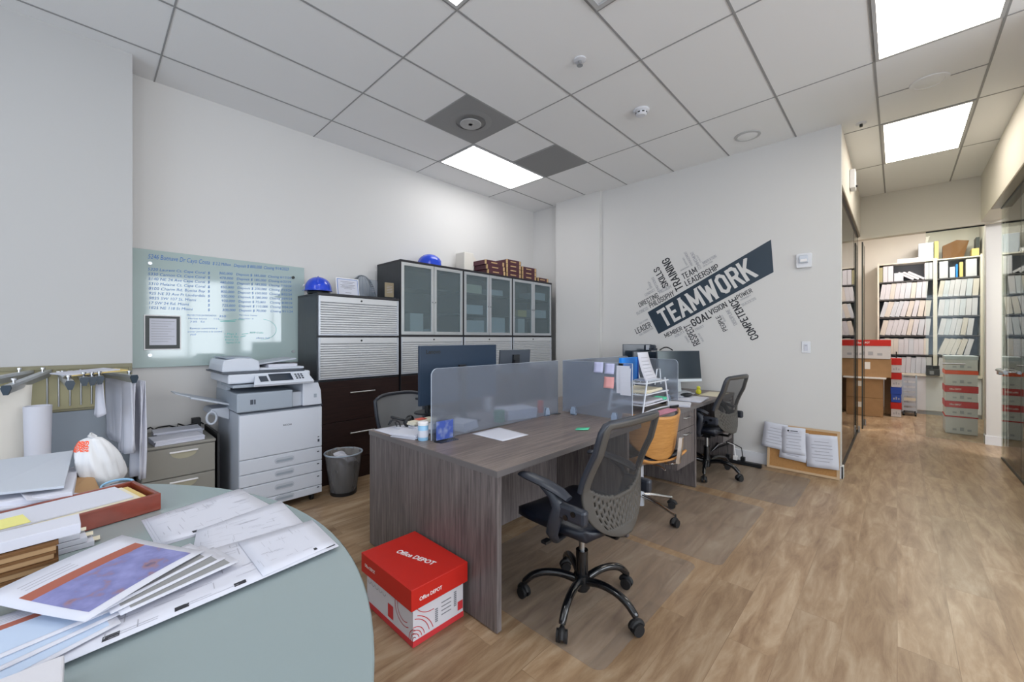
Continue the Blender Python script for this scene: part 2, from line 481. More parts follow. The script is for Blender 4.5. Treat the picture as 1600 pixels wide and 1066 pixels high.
def block_text(mb, txt, p0, p1, ptop, t=0.13):
    """condensed capitals from baseline p0->p1, cap height up to ptop; t = stroke width / height"""
    p0 = Vector(p0); a = Vector(p1)-p0; b = Vector(ptop)-p0
    b = b - a*(b.dot(a)/a.length_squared)
    gap = 0.09; x = 0; items = []
    for ch in txt:
        w, pl = GL[ch]; items.append((x+t/2, pl)); x += w+t+gap
    tot = x-gap; H = 1-t
    def pos(px, py): return p0 + a*(px/tot) + b*(t/2+py*H)
    h2 = t/2; lo, hi = -h2/H, 1+h2/H; nrm = a.cross(b).normalized(); cnt = 0
    def clip(poly):
        for lim, sg in ((lo, 1), (hi, -1)):
            out = []
            for k in range(len(poly)):
                p, q = poly[k], poly[(k+1) % len(poly)]
                ip, iq = (p[1]-lim)*sg >= -1e-9, (q[1]-lim)*sg >= -1e-9
                if ip: out.append(p)
                if ip != iq:
                    f = (lim-p[1])/(q[1]-p[1]); out.append((p[0]+(q[0]-p[0])*f, lim))
            poly = out
        return poly
    for x0, pl in items:
        for line_ in pl:
            for k in range(len(line_)-1):
                A_ = Vector((x0+line_[k][0], line_[k][1])); B_ = Vector((x0+line_[k+1][0], line_[k+1][1]))
                d = (B_-A_).normalized(); n_ = Vector((-d.y, d.x))*h2
                diag = abs(d.x) > 0.15 and abs(d.y) > 0.5
                e0 = e1 = h2*0.45
                if line_[k][1] in (0, 1): e0 = h2*1.6 if diag else h2
                if line_[k+1][1] in (0, 1): e1 = h2*1.6 if diag else h2
                if not diag and abs(d.x) > 0.9: e0 = e1 = h2*0.9
                q = [A_-d*e0-n_, B_+d*e1-n_, B_+d*e1+n_, A_-d*e0+n_]
                q = clip([tuple(v) for v in q])
                if len(q) < 3: continue
                off = nrm*(0.00004*(cnt % 9)); cnt += 1
                mb.bm.faces.new([mb.bm.verts.new(pos(*v)+off) for v in q])
# ============================================================ THE ROOM
XB, XF, YR, YL = -2.9, 4.99, -3.6, 4.21
m = MB(); m.box(XB-0.2, 10.8, YR-0.2, YL+0.2, -0.1, 0.0); struct(m.build('floor', 'plank_floor'))
m = MB(); m.box(XB-0.2, 10.8, YR-0.2, YL+0.2, CEIL, CEIL+0.1); struct(m.build('ceiling', 'ceiling'))
# ceiling grid
m = MB()
ys = [3.168+0.6096*j for j in range(-10, 2)]
xs = [0.38+1.2192*i for i in range(-2, 4)]
zb = CEIL-0.003
for y in ys:
    x1 = 4.985 if y > 0.38 else (7.78 if y > -0.75 else 4.6)
    x0 = XB if y < 3.9 else 0.24
    m.box(x0, x1, y-0.007, y+0.007, zb, CEIL+0.01)
for x in xs: m.box(x-0.0045, x+0.0045, YR, 3.92 if x < 0.24 else YL, zb-0.0004, CEIL+0.01)
for x in (5.257, 6.476): m.box(x-0.006, x+0.006, -0.75, 0.38, zb-0.0004, CEIL+0.01)
m.box(2.203, 2.215, 2.558, 3.168, zb-0.0008, CEIL+0.01); m.box(3.42, 3.432, 2.558, 3.168, zb-0.0008, CEIL+0.01)
m.box(2.203, 2.215, 0.73, 1.339, zb-0.0008, CEIL+0.01)
m.box(4.643, 4.653, -0.49, 0.12, zb-0.0008, CEIL+0.01)
struct(m.build('trim_7', 'ceiling_bar'))
# left wall and the thicker column wall at the far left
struct(bx('wall_left', 'wall', (0.10, 5.25, YL, YL+0.2, 0, CEIL)))
struct(bx('wall_left_column', 'column_paint', (XB, 0.235, 3.92, YL+0.2, 0, CEIL)))
struct(bx('wall_far', 'wall', (XF, 5.06, 0.38, 3.0, 0, CEIL)))
struct(bx('wall_far_column', 'wall', (4.93, 5.3, 2.935, 3.68, 0, CEIL)))
struct(bx('wall_far_recess', 'wall', (5.04, 5.3, 3.68, 4.25, 0, CEIL)))
# window walls (behind and to the right of the camera)
m = MB()
m.box(XB-0.2, XB, YR-0.2, YL+0.2, 0, 0.75); m.box(XB-0.2, XB, YR-0.2, YL+0.2, 2.75, CEIL)
m.box(XB-0.2, XB, YR-0.2, -1.7, 0.75, 2.75); m.box(XB-0.2, XB, 2.9, YL+0.2, 0.75, 2.75)
struct(m.build('wall_back', 'wall'))
m = MB(); 
for y in (-1.7, -0.55, 0.6, 1.75, 2.9): m.box(XB-0.1, XB-0.04, y-0.03, y+0.03, 0.75, 2.75)
m.box(XB-0.1, XB-0.04, -1.7, 2.9, 0.75, 0.81); m.box(XB-0.1, XB-0.04, -1.7, 2.9, 2.69, 2.75)
struct(m.build('window_1', 'white_trim'))
m = MB(); xc = (-1.9, -0.1, 1.7, 3.5)
m.box(XB, 8.0, YR-0.15, YR, 0, 0.85); m.box(XB, 8.0, YR-0.15, YR, 2.75, CEIL)
ed = [XB] + [v for c in xc for v in (c-0.75, c+0.75)] + [8.0]
for a, b in zip(ed[::2], ed[1::2]): m.box(a, b, YR-0.15, YR, 0.85, 2.75)
struct(m.build('wall_right', 'wall'))
for k, c in enumerate(xc):
    m = MB()
    for x in (c-0.73, c, c+0.73): m.box(x-0.02, x+0.02, YR-0.1, YR-0.05, 0.85, 2.75)
    m.box(c-0.75, c+0.75, YR-0.1, YR-0.05, 0.85, 0.89); m.box(c-0.75, c+0.75, YR-0.1, YR-0.05, 2.71, 2.75)
    struct(m.build('window_%d' % (k+2), 'white_trim'))
# corridor: headers, soffits, glass fronts
struct(bx('wall_corridor_left_header', 'wall_cream', (5.06, 7.78, 0.38, 0.50, 2.81, CEIL)))
struct(bx('trim_1', 'soffit_bronze', (5.062, 7.78, 0.383, 0.43, 2.79, 2.81)))
struct(bx('wall_corridor_right_header', 'wall_cream', (4.0, 7.78, -0.93, -0.75, 2.78, CEIL)))
struct(bx('trim_2', 'soffit_bronze', (4.0, 7.04, -0.822, -0.752, 2.765, 2.78)))
struct(bx('wall_corridor_end_header', 'wall_cream', (7.78, 7.92, -1.0, 0.86, 2.75, CEIL)))
struct(bx('wall_right_cross', 'wall', (4.6, 4.72, YR, -0.95, 0, CEIL)))
struct(bx('wall_storage_post', 'wall', (7.86, 8.05, -1.02, -0.80, 0, 2.75)))
struct(bx('baseboard_storage_post', 'white_trim', (7.845, 8.0, -1.03, -0.79, 0, 0.11)))
struct(bx('wall_storage_right', 'wall_cream', (8.05, 10.6, -1.12, -1.0, 0, CEIL)))
struct(bx('wall_storage_left', 'wall_cream', (7.92, 10.6, 0.86, 0.98, 0, CEIL)))
struct(bx('wall_storage_back', 'wall_cream', (10.6, 10.75, -1.12, 0.98, 0, CEIL)))
struct(bx('wall_office_left_back', 'wall_cream', (5.06, 7.92, 2.7, 2.8, 0, CEIL)))
struct(bx('wall_office_left_side', 'wall_cream', (7.78, 7.92, 0.86, 2.8, 0, CEIL)))
struct(bx('wall_right_office_end', 'wall_cream', (7.88, 8.0, YR, -1.02, 0, CEIL)))
# baseboards
struct(bx('baseboard_left', 'white_trim', (0.24, 5.03, YL-0.015, YL, 0, 0.11)))
m = MB(); m.box(XF-0.016, XF, 0.364, 2.93, 0, 0.115); m.box(XF-0.016, 5.07, 0.364, 0.38, 0, 0.115)
struct(m.build('baseboard_far', 'white_trim', bevel=0.003))
struct(bx('baseboard_storage_back', 'white_trim', (10.585, 10.6, -1.0, 0.86, 0, 0.1)))

def glass_wall(name, b, horiz=True):
    o = bx(name, 'clear_glass', b); return struct(o)
# left glass front
glass_wall('window_6', (5.07, 6.98, 0.405, 0.415, 0.02, 2.79))
g = glass_wall('window_7', (7.0, 7.72, 0.405, 0.415, 0.02, 2.79))
m = MB(); m.box(5.062, 7.74, 0.395, 0.425, 0.0, 0.02); m.box(5.062, 7.74, 0.398, 0.422, 2.772, 2.79); m.box(5.062, 5.078, 0.398, 0.422, 0.0, 2.79)
m.box(6.98, 7.0, 0.403, 0.417, 0.02, 2.77); m.box(7.72, 7.735, 0.403, 0.417, 0.02, 2.77)
struct(m.build('trim_3', 'frame_dark'))
# fixed fins of the storage front
o = bx('window_8', 'green_glass', (7.95, 8.35, 0.36, 0.372, 0.0, 2.74)); struct(o)
m = MB(); m.box(8.35, 8.357, 0.358, 0.374, 0, 2.74); m.box(7.94, 7.95, 0.358, 0.374, 0, 2.74); struct(m.build('trim_4', 'frame_dark'))
for nm, x in (('glass_clamp', 7.62), ('glass_clamp', 8.30)):
    t = thing(nm, 'small steel floor clamp at the foot of the %s glass edge' % ('nearer' if x < 8 else 'farther'), 'clamp', (x, 0.366 if x > 8 else 0.395, 0))
    bx('clamp_block', 'steel', (x-0.03, x+0.03, (0.34 if x > 8 else 0.375), (0.356 if x > 8 else 0.395), 0, 0.09), t, bevel=0.004)
# glass door of the storage room
d = thing('glass_door', 'frameless clear glass door standing before the binder shelves', 'door', (7.84, -0.53, 0)); d['kind'] = 'structure'; d.name = 'door_1'
del d['label']; del d['category']
bx('pane', 'clear_glass', (7.835, 7.845, -0.785, -0.275, 0.012, 2.735), d)
bx('top_rail', 'frame_dark', (7.83, 7.85, -0.785, -0.275, 2.735, 2.75), d)
m = MB(); m.cyl((7.79, -0.62, 1.0), (7.79, -0.42, 1.0), 0.012); m.cyl((7.79, -0.60, 1.0), (7.835, -0.60, 1.0), 0.008); m.cyl((7.79, -0.44, 1.0), (7.835, -0.44, 1.0), 0.008)
m.build('handle', 'steel', d, smooth=40)
# right glass front with its lock
glass_wall('window_9', (4.0, 7.04, -0.835, -0.825, 0.02, 2.765))
m = MB(); m.box(4.0, 7.04, -0.84, -0.82, 0.0, 0.02); m.box(4.0, 7.04, -0.84, -0.82, 2.755, 2.766); m.box(6.05, 6.056, -0.836, -0.824, 0.02, 2.76)
struct(m.build('trim_5', 'frame_dark'))
t = thing('door_lock', 'square steel lock and pull bar on the right glass edge', 'lock', (6.98, -0.82, 0.97))
bx('lock_body', 'steel', (6.93, 7.04, -0.824, -0.79, 0.93, 1.0), t, bevel=0.006)
m = MB(); m.cyl((6.9, -0.78, 0.985), (6.45, -0.78, 0.985), 0.016); m.cyl((6.85, -0.824, 0.985), (6.85, -0.78, 0.985), 0.009); m.cyl((6.5, -0.824, 0.985), (6.5, -0.78, 0.985), 0.009)
m.build('pull_bar', 'steel', t, smooth=40)
o = bx('ceiling_rail', 'alu', (7.80, 7.84, -3.4, -1.03, 2.70, 2.75)); o.name = 'trim_6'; struct(o)

# ------------------------------------------------------------ ceiling fixtures
def panel(x0, x1, y0, y1, label, mat, grp=None):
    t = thing('ceiling_light', label, 'ceiling light', ((x0+x1)/2, (y0+y1)/2, CEIL-0.006), 0, grp)
    m = MB(); w = 0.02
    m.box(x0, x1, y0, y0+w, CEIL-0.008, CEIL-0.001); m.box(x0, x1, y1-w, y1, CEIL-0.008, CEIL-0.001)
    m.box(x0, x0+w, y0+w, y1-w, CEIL-0.008, CEIL-0.001); m.box(x1-w, x1, y0+w, y1-w, CEIL-0.008, CEIL-0.001)
    m.build('frame', 'ceiling_bar_white', t)
    m = MB(); m.box(x0+w, x1-w, y0+w, y1-w, CEIL-0.005, CEIL-0.001); m.build('diffuser', mat, t)
panel(2.825, 4.031, 3.175, 3.771, 'flat white ceiling light panel above the glass-door cabinets', 'light_panel')
panel(0.387, 1.592, 1.346, 1.942, 'ceiling light panel showing only its corner at the top edge', 'light_panel')
panel(3.15, 4.031, -0.483, 0.113, 'large ceiling light panel nearest the camera at the corridor mouth', 'light_panel_warm')
panel(5.264, 6.469, -0.483, 0.113, 'ceiling light panel in the corridor, the one nearer the glass storage front', 'light_panel_warm')
panel(0.387, 1.592, -1.7, -1.1, 'added ceiling light panel outside the view, right of the camera', 'light_panel')  # added unseen panel, lifts the room light
panel(-2.05, -0.85, 1.346, 1.942, 'added ceiling light panel outside the view, behind the round table', 'light_panel')  # second unseen panel, added for more light from overhead

t = thing('air_diffuser', 'dark square ceiling diffuser with a round centre disc', 'air vent', (2.513, 2.863, CEIL-0.004))
bx('plate', 'vent_grey', (2.216, 2.811, 2.565, 3.161, CEIL-0.004, CEIL-0.001), t)
m = MB(); m.lathe([(0.20, 0.0), (0.17, -0.004), (0.14, -0.006)], 40, Matrix.Translation((2.513, 2.863, CEIL-0.004)), cap=False); m.build('cone', 'vent_grey', t, smooth=40)
m = MB(); m.lathe([(0.095, 0), (0.10, 0.006), (0.09, 0.012)], 40, Matrix.Translation((2.513, 2.863, CEIL-0.03))); m.cyl((2.513,2.863,CEIL-0.03),(2.513,2.863,CEIL-0.004),0.02); m.build('disc', 'vent_cone', t, smooth=40)
t = thing('return_grille', 'grey perforated ceiling grille beside the cabinet light panel', 'air vent', (3.735, 2.863, CEIL-0.004))
bx('perforated_plate', 'perf_grey', (3.44, 4.03, 2.565, 3.161, CEIL-0.004, CEIL-0.001), t)
t = thing('air_diffuser', 'white louvred diffuser at the top edge of the picture', 'air vent', (1.905, 1.035, CEIL-0.006))
m = MB()
for k in range(4):
    a = 0.29-0.065*k; b = a-0.028
    for (x0, x1, y0, y1) in ((-a, a, -a, -b), (-a, a, b, a), (-a, -b, -b, b), (b, a, -b, b)):
        m.box(1.905+x0, 1.905+x1, 1.035+y0, 1.035+y1, CEIL-0.014+0.002*k, CEIL-0.001)
m.build('louvres', 'ceiling_bar_white', t)
m = MB(); m.lathe([(0.045, 0), (0.045, -0.006), (0.03, -0.01)], 24, Matrix.Translation((2.508, 1.656, CEIL-0.001))); t = thing('sprinkler_head', 'small white pendent sprinkler on the ceiling tile left of the smoke detector', 'sprinkler', (2.508, 1.656, CEIL-0.001)); m.build('escutcheon', 'white_trim', t, smooth=40)
m = MB(); m.cyl((2.508,1.656,CEIL-0.011),(2.508,1.656,CEIL-0.04),0.012); m.cyl((2.508,1.656,CEIL-0.04),(2.508,1.656,CEIL-0.045),0.022); m.build('nozzle', 'steel', t, smooth=40)
t = thing('sprinkler_head', 'tiny sprinkler on the ceiling at the end of the lettered wall', 'sprinkler', (5.059, 0.244, CEIL-0.001))
m = MB(); m.lathe([(0.04, 0), (0.04, -0.005), (0.028, -0.009)], 24, Matrix.Translation((5.1, 0.244, CEIL-0.001))); m.build('escutcheon', 'white_trim', t, smooth=40)
m = MB(); m.cyl((5.1,0.244,CEIL-0.01),(5.1,0.244,CEIL-0.035),0.012); m.build('nozzle', 'frame_dark', t, smooth=40)
t = thing('smoke_detector', 'round white smoke detector on the ceiling', 'smoke detector', (3.444, 1.631, CEIL-0.001))
m = MB(); m.lathe([(0.068, 0), (0.068, -0.012), (0.055, -0.02)], 28, Matrix.Translation((3.444, 1.631, CEIL-0.001))); m.build('base_plate', 'white_trim', t, smooth=30)
m = MB(); m.lathe([(0.048, -0.02), (0.048, -0.04), (0.036, -0.05), (0.02, -0.052)], 28, Matrix.Translation((3.444, 1.631, CEIL-0.001))); m.build('cap', 'white_trim', t, smooth=30)
m = MB()
for k in range(8):
    a = k*PI/4; m.box(-0.010, 0.010, 0.046, 0.0495, -0.036, -0.026, Matrix.Translation((3.444, 1.631, CEIL-0.001)) @ Matrix.Rotation(a, 4, 'Z'))
m.build('slots', 'frame_dark', t)
for x, y, lb in ((4.62, 1.074, 'round white ceiling speaker above the lettered wall'), (4.642, -0.182, 'flush round ceiling disc between the two corridor light panels')):
    t = thing('ceiling_speaker', lb, 'speaker', (x, y, CEIL-0.001))
    m = MB(); m.lathe([(0.115, 0), (0.112, -0.006), (0.09, -0.010), (0.088, -0.006)], 36, Matrix.Translation((x, y, CEIL-0.001)), cap=False); m.build('ring', 'ceiling_bar_white' if y > 0 else 'ceiling', t, smooth=30)
    m = MB(); m.lathe([(0.088, -0.006), (0.05, -0.012), (0.001, -0.013)], 36, Matrix.Translation((x, y, CEIL-0.001))); m.build('grille', 'ceiling', t, smooth=30)
t = thing('wall_sensor', 'small white sensor box high on the corridor wall', 'sensor', (5.98, 0.38, 3.04))
bx('housing', 'white_trim', (5.90, 6.06, 0.33, 0.379, 2.99, 3.20), t, bevel=0.008)
m = MB(); m.ball((5.97, 0.325, 3.02), 0.012, 8); m.build('lens', 'black_plastic', t, smooth=60)

# ------------------------------------------------------------ wall things
t = thing('thermostat', 'white alarm strobe plate on the wall right of the lettering', 'alarm', (XF, 0.665, 2.1))
m = MB(); m.prism(rrect(0.60, 0.725, 2.03, 2.17, 0.012), 0, 0.03, Matrix(((0,0,-1,XF),(1,0,0,0),(0,1,0,0),(0,0,0,1)))); m.build('plate', 'white_trim', t, bevel=0.004)
m = MB(); m.prism(rrect(0.625, 0.70, 2.075, 2.15, 0.01), 0.03, 0.05, Matrix(((0,0,-1,XF),(1,0,0,0),(0,1,0,0),(0,0,0,1)))); m.build('lamp_housing', 'silver_paint', t, bevel=0.004)
m = MB(); m.box(XF-0.056, XF-0.05, 0.635, 0.69, 2.085, 2.11); m.build('lens', 'ink_white', t, bevel=0.003)
t.name = 'alarm_strobe'
t = thing('light_switch', 'white light switch plate low on the wall below the alarm', 'switch', (XF, 0.65, 1.24))
m = MB(); m.box(XF-0.007, XF, 0.613, 0.685, 1.182, 1.297); m.build('plate', 'white_trim', t, bevel=0.003)
m = MB(); m.box(XF-0.011, XF-0.007, 0.633, 0.665, 1.205, 1.272); m.build('rocker', 'paper', t, bevel=0.002)
m = MB(); m.box(XF-0.013, XF-0.011, 0.640, 0.658, 1.255, 1.259); m.build('indicator', 'ink_grey', t)

# wall lettering
t = thing('wall_lettering', 'dark slanted wall decal reading TEAMWORK with a cloud of smaller words', 'wall decal', (XF, 1.7, 1.8))
BM_ = Matrix(((0,0,-1,XF),(1,0,0,0),(0,1,0,0),(0,0,0,1)))
m = MB(); m.prism([(2.278,1.659),(2.137,1.382),(0.922,2.017),(0.945,2.359)], 0.0005, 0.0025, BM_); m.build('banner', 'banner_navy', t)
words = [('TEAMWORK', 2.056, 1.455, 1.065, 1.988, 2.202, 1.648, 'w'), ('LEADER', 2.425, 1.38, 2.224, 1.474, 2.46, 1.446, 'k'), ('PHILOSOPHY', 2.24, 1.709, 1.933, 1.851, 2.268, 1.771, 'k'), ('BUSINESS', 2.417, 1.625, 2.268, 1.696, 2.434, 1.663, 'g'), ('DIRECTING', 2.382, 1.726, 2.131, 1.842, 2.412, 1.783, 'k'), ('MISSION', 2.122, 1.88, 1.975, 1.946, 2.139, 1.921, 'g'), ('CONDUCT', 2.306, 1.862, 2.175, 1.924, 2.32, 1.895, 'g'), ('SKILLS', 2.009, 1.98, 2.135, 2.227, 2.087, 1.953, 'k'), ('TRAINING', 1.829, 1.93, 2.012, 2.328, 1.918, 1.885, 'k'), ('TEAM', 1.833, 2.029, 1.671, 2.101, 1.865, 2.096, 'k'), ('LEADERSHIP', 1.799, 1.946, 1.438, 2.113, 1.829, 2.009, 'k'), ('COMMITMENT', 1.629, 2.143, 1.725, 2.355, 1.664, 2.129, 'g'), ('MANAGEMENT', 1.723, 2.191, 1.804, 2.367, 1.752, 2.18, 'g'), ('INNOVATION', 1.609, 2.181, 1.467, 2.248, 1.62, 2.215, 'g'), ('ACHIEVEMENT', 1.865, 2.133, 1.763, 2.174, 1.871, 2.151, 'g'), ('SUPPORT', 1.785, 2.199, 1.832, 2.3, 1.802, 2.191, 'g'), ('STRATEGY', 1.629, 2.216, 1.675, 2.303, 1.643, 2.209, 'g'), ('DEDICATION', 1.609, 2.152, 1.507, 2.2, 1.615, 2.168, 'g'), ('MEMBER', 2.048, 1.331, 1.843, 1.426, 2.068, 1.382, 'k'), ('ABILITY', 1.933, 1.335, 1.818, 1.395, 1.945, 1.361, 'g'), ('RESPECT', 1.64, 1.269, 1.76, 1.507, 1.718, 1.234, 'k'), ('GOAL', 1.72, 1.46, 1.518, 1.565, 1.756, 1.544, 'k'), ('TRUST', 1.696, 1.412, 1.599, 1.462, 1.706, 1.439, 'g'), ('VISION', 1.531, 1.59, 1.353, 1.682, 1.558, 1.649, 'k'), ('PEOPLE', 1.353, 1.422, 1.436, 1.591, 1.396, 1.394, 'k'), ('COMPETENCE', 1.05, 1.337, 1.278, 1.788, 1.121, 1.294, 'k'), ('DISCIPLINE', 1.257, 1.483, 1.342, 1.657, 1.292, 1.467, 'g'), ('POWER', 1.254, 1.755, 1.11, 1.824, 1.269, 1.802, 'k'), ('SUCCESS', 1.208, 1.674, 1.076, 1.744, 1.218, 1.702, 'g'), ('COMMUNITY', 1.226, 1.737, 1.124, 1.784, 1.232, 1.754, 'g'), ('EMOTIONS', 2.116, 1.922, 2.202, 2.104, 2.147, 1.909, 'g'), ('SOLUTION', 2.382, 1.506, 2.273, 1.56, 2.389, 1.529, 'g'), ('COLLABORATION', 2.382, 1.355, 2.204, 1.447, 2.394, 1.38, 'g'), ('GROUP', 2.215, 1.967, 2.252, 2.055, 2.245, 1.958, 'g'), ('IDEA', 2.278, 1.94, 2.24, 1.961, 2.285, 1.955, 'g'), ('CHANCE', 1.763, 1.286, 1.807, 1.361, 1.781, 1.275, 'g'), ('OBJECTIVE', 1.602, 1.294, 1.657, 1.394, 1.618, 1.282, 'g'), ('GOALS', 1.37, 1.521, 1.409, 1.59, 1.387, 1.51, 'g')]
for w, a, b, c_, d_, e, f, k in words:
    x = XF-0.0035 if k == 'w' else XF-0.0012
    th_ = {'w': 0.19, 'k': 0.14 if w not in ('SKILLS','TRAINING','GOAL','COMPETENCE') else 0.165, 'g': 0.12}[k]
    m = MB(); block_text(m, w, (x, a, b), (x, c_, d_), (x, e, f), th_)
    o = m.build('word', {'w': 'wall', 'k': 'ink_black', 'g': 'decal_grey'}[k], t)
    o['label'] = {'w': 'large white word TEAMWORK on the dark banner', 'k': 'dark word '+w, 'g': 'small grey word '+w}[k]

# glass writing board
t = thing('glass_board', 'pale green glass writing board covered in blue handwriting', 'writing board', (0.87, YL, 1.56))
m = MB(); m.box(0.25, 1.50, YL-0.030, YL-0.022, 1.10, 2.02); m.build('board', 'board_glass', t, bevel=0.002)
for x, z, c in ((0.351, 1.913, 'steel'), (1.395, 1.914, 'frame_dark'), (1.395, 1.203, 'steel'), (0.351, 1.197, 'steel')):
    m = MB(); m.cyl((x, YL-0.001, z), (x, YL-0.045, z), 0.013); m.build('standoff', c, t, smooth=40)
YB = YL-0.0312
def hand(mat, s, x0, x1, z0, h, dz=0.0):
    mb = MB(); put_text(mb, s, (x0, YB, z0), (x1, YB, z0+dz), (x0+0.15*h, YB, z0+h), cap=0.72); mb.build('handwritten_line', mat, t)
bl = 'ink_blue'; tl = 'ink_teal'
hand(bl, '5246 Buenave Dr Cayo Costa', 0.339, 0.735, 1.950, 0.038, 0.004)
hand(bl, '$ 2.2 Million', 0.755, 0.885, 1.955, 0.026, 0.004)
hand(bl, 'Deposit $ 800,000  Closing 9/14/2023', 0.91, 1.354, 1.957, 0.028, 0.02)
L_ = ['5320 Laurent Ct. Cape Coral  $', '5330 Cannon Ct. Cape Coral  $', '5140 NE 24 Ave Cape Coral  $', '5310 Melaine Ct. Cape Coral  $', '8100 Charm Rd. Bonita Bay  $', '925 NE 33 Ave Ft Lauderdale  $', '9825 SW 107 St. Miami         $', '17 SW 24 Rd. Miami               $', '1825 NE 118 St Miami            $']
R_ = ['360,000   Deposit $ 185,000  Closing 6/12/24', '470,000   Deposit $ 185,000  Closing 6/22/24', '480,000   Deposit $ 185,000  Closing 7/10/24', '450,000   Deposit $ 200,000  Closing 7/15/24', '800,000   Deposit $ 150,000  Closing 8/02/24', '550,000   Deposit $ 180,000  Closing 8/09/24', '930,000   Deposit $ 75,000    Closing 8/30/24', '725,000   Deposit $ 110,000  Closing 9/04/24', '300,000   Deposit $ 70,000    Closing 9/11/24']
for k in range(9):
    z0 = 1.858 - 0.0375*k
    hand(bl, L_[k], 0.339+0.001*k, 0.735, z0, 0.022, 0.014-0.0015*k)
    hand(bl, R_[k], 0.80+0.003*k, 1.375+0.002*k, z0+0.022-0.002*k, 0.021, 0.02-0.001*k)
for k, (s, x0, x1) in enumerate([('PROYECTOS ENTREGADOS', 0.58, 0.78), ('Marina Island       1/15', 0.59, 0.80), ('735  Se', 0.60, 0.70), ('', 0, 0), ('Revisar contratos y', 0.60, 0.79), ('enviar permisos a la ciudad', 0.585, 0.82), ('750', 0.60, 0.64)]):
    if s: hand(bl, s, x0, x1, 1.512-0.027*k, 0.014, 0.004)
hand(bl, '350', 0.80, 0.85, 1.51, 0.018, 0.0)
hand(tl, 'Pendiente', 0.94, 0.99, 1.49, 0.012); hand(bl, 'Permisos Ventas', 0.95, 1.09, 1.53, 0.012); hand(bl, 'Revisar 2', 0.95, 1.06, 1.50, 0.011)
hand(tl, '1 Plan 3', 0.84, 0.93, 1.36, 0.016); hand(tl, 'Nov 2  Rev', 0.84, 0.945, 1.335, 0.015); hand(tl, 'Enero 12', 0.845, 0.94, 1.31, 0.014); hand(tl, 'Agosto 17,18', 0.85, 0.955, 1.285, 0.014)
hand(tl, 'APP Calle', 1.03, 1.14, 1.372, 0.016); hand(bl, 'oficina 3y4', 1.08, 1.19, 1.325, 0.014)
def line(mat, pts, w=0.0022):
    mb = MB()
    for (xa, za), (xb, zb) in zip(pts[:-1], pts[1:]):
        d = Vector((xb-xa, 0, zb-za)).normalized(); n = Vector((-d.z, 0, d.x))*w
        mb.face([Vector((xa,YB,za))+n, Vector((xb,YB,zb))+n, Vector((xb,YB,zb))-n, Vector((xa,YB,za))-n])
    mb.build('pen_stroke', mat, t)
line(tl, [(0.80, 1.487), (0.86, 1.484), (0.93, 1.492)]); line(tl, [(0.81, 1.474), (0.92, 1.478)])
line(tl, [(0.97, 1.365), (1.02, 1.372)]); line(tl, [(0.96, 1.34), (1.0, 1.352)])
arc = [(1.12+0.13*math.cos(a), 1.41+0.095*math.sin(a)) for a in [PI*0.45-PI*0.95*k/14 for k in range(15)]]
line(tl, arc, 0.0014)
t = thing('framed_sheet', 'dark framed printed sheet stuck on the lower left of the glass board', 'picture frame', (0.43, YL-0.03, 1.37))
m = MB(); m.box(0.316, 0.541, YL-0.040, YL-0.0315, 1.238, 1.512); m.build('border', 'ink_white', t)
m = MB(); m.box(0.323, 0.534, YL-0.043, YL-0.040, 1.246, 1.504); m.build('dark_mat', 'frame_dark', t)
m = MB(); m.box(0.347, 0.512, YL-0.045, YL-0.043, 1.275, 1.485); m.build('sheet', 'paper', t)
m = MB()
for k in range(9): m.box(0.357, 0.50-0.02*(k % 3), YL-0.0458, YL-0.045, 1.462-0.02*k, 1.4645-0.02*k)
m.build('printed_lines', 'ink_grey', t)
#SECTION2
# ============================================================ CABINETS
CY0, CY1 = 3.69, 4.165
def cab_body(t, x0, x1, top):
    m = MB(); m.box(x0, x1, CY0+0.02, CY1, 0.0, top-0.022)
    m.build('body', 'wenge_side_daylit', t, bevel=0.001)
    m = MB(); m.box(x0, x1, CY0-0.003, CY1+0.004, top-0.022, top)
    m.build('top_board', 'dark_edge', t, bevel=0.002)
def drawers(t, x0, x1):
    hs = [(0.075, 0.195), (0.20, 0.555), (0.56, 0.935)]
    for k, (z0, z1) in enumerate(hs):
        if k == 0:
            m = MB(); m.box(x0+0.004, x1-0.004, CY0+0.004, CY0+0.02, 0.0, z1); m.build('plinth', 'wenge', t); continue
        m = MB(); m.box(x0+0.006, x1-0.006, CY0, CY0+0.02, z0, z1); d = m.build('drawer', 'wenge', t, bevel=0.0015)
        xc = (x0+x1)/2; zh = z1-0.115
        m = MB(); m.cyl((xc-0.125, CY0-0.028, zh), (xc+0.125, CY0-0.028, zh), 0.0065, 10)
        for s in (-0.105, 0.105): m.cyl((xc+s, CY0-0.028, zh), (xc+s, CY0, zh), 0.004, 8)
        m.build('handle', 'steel', d, smooth=40)
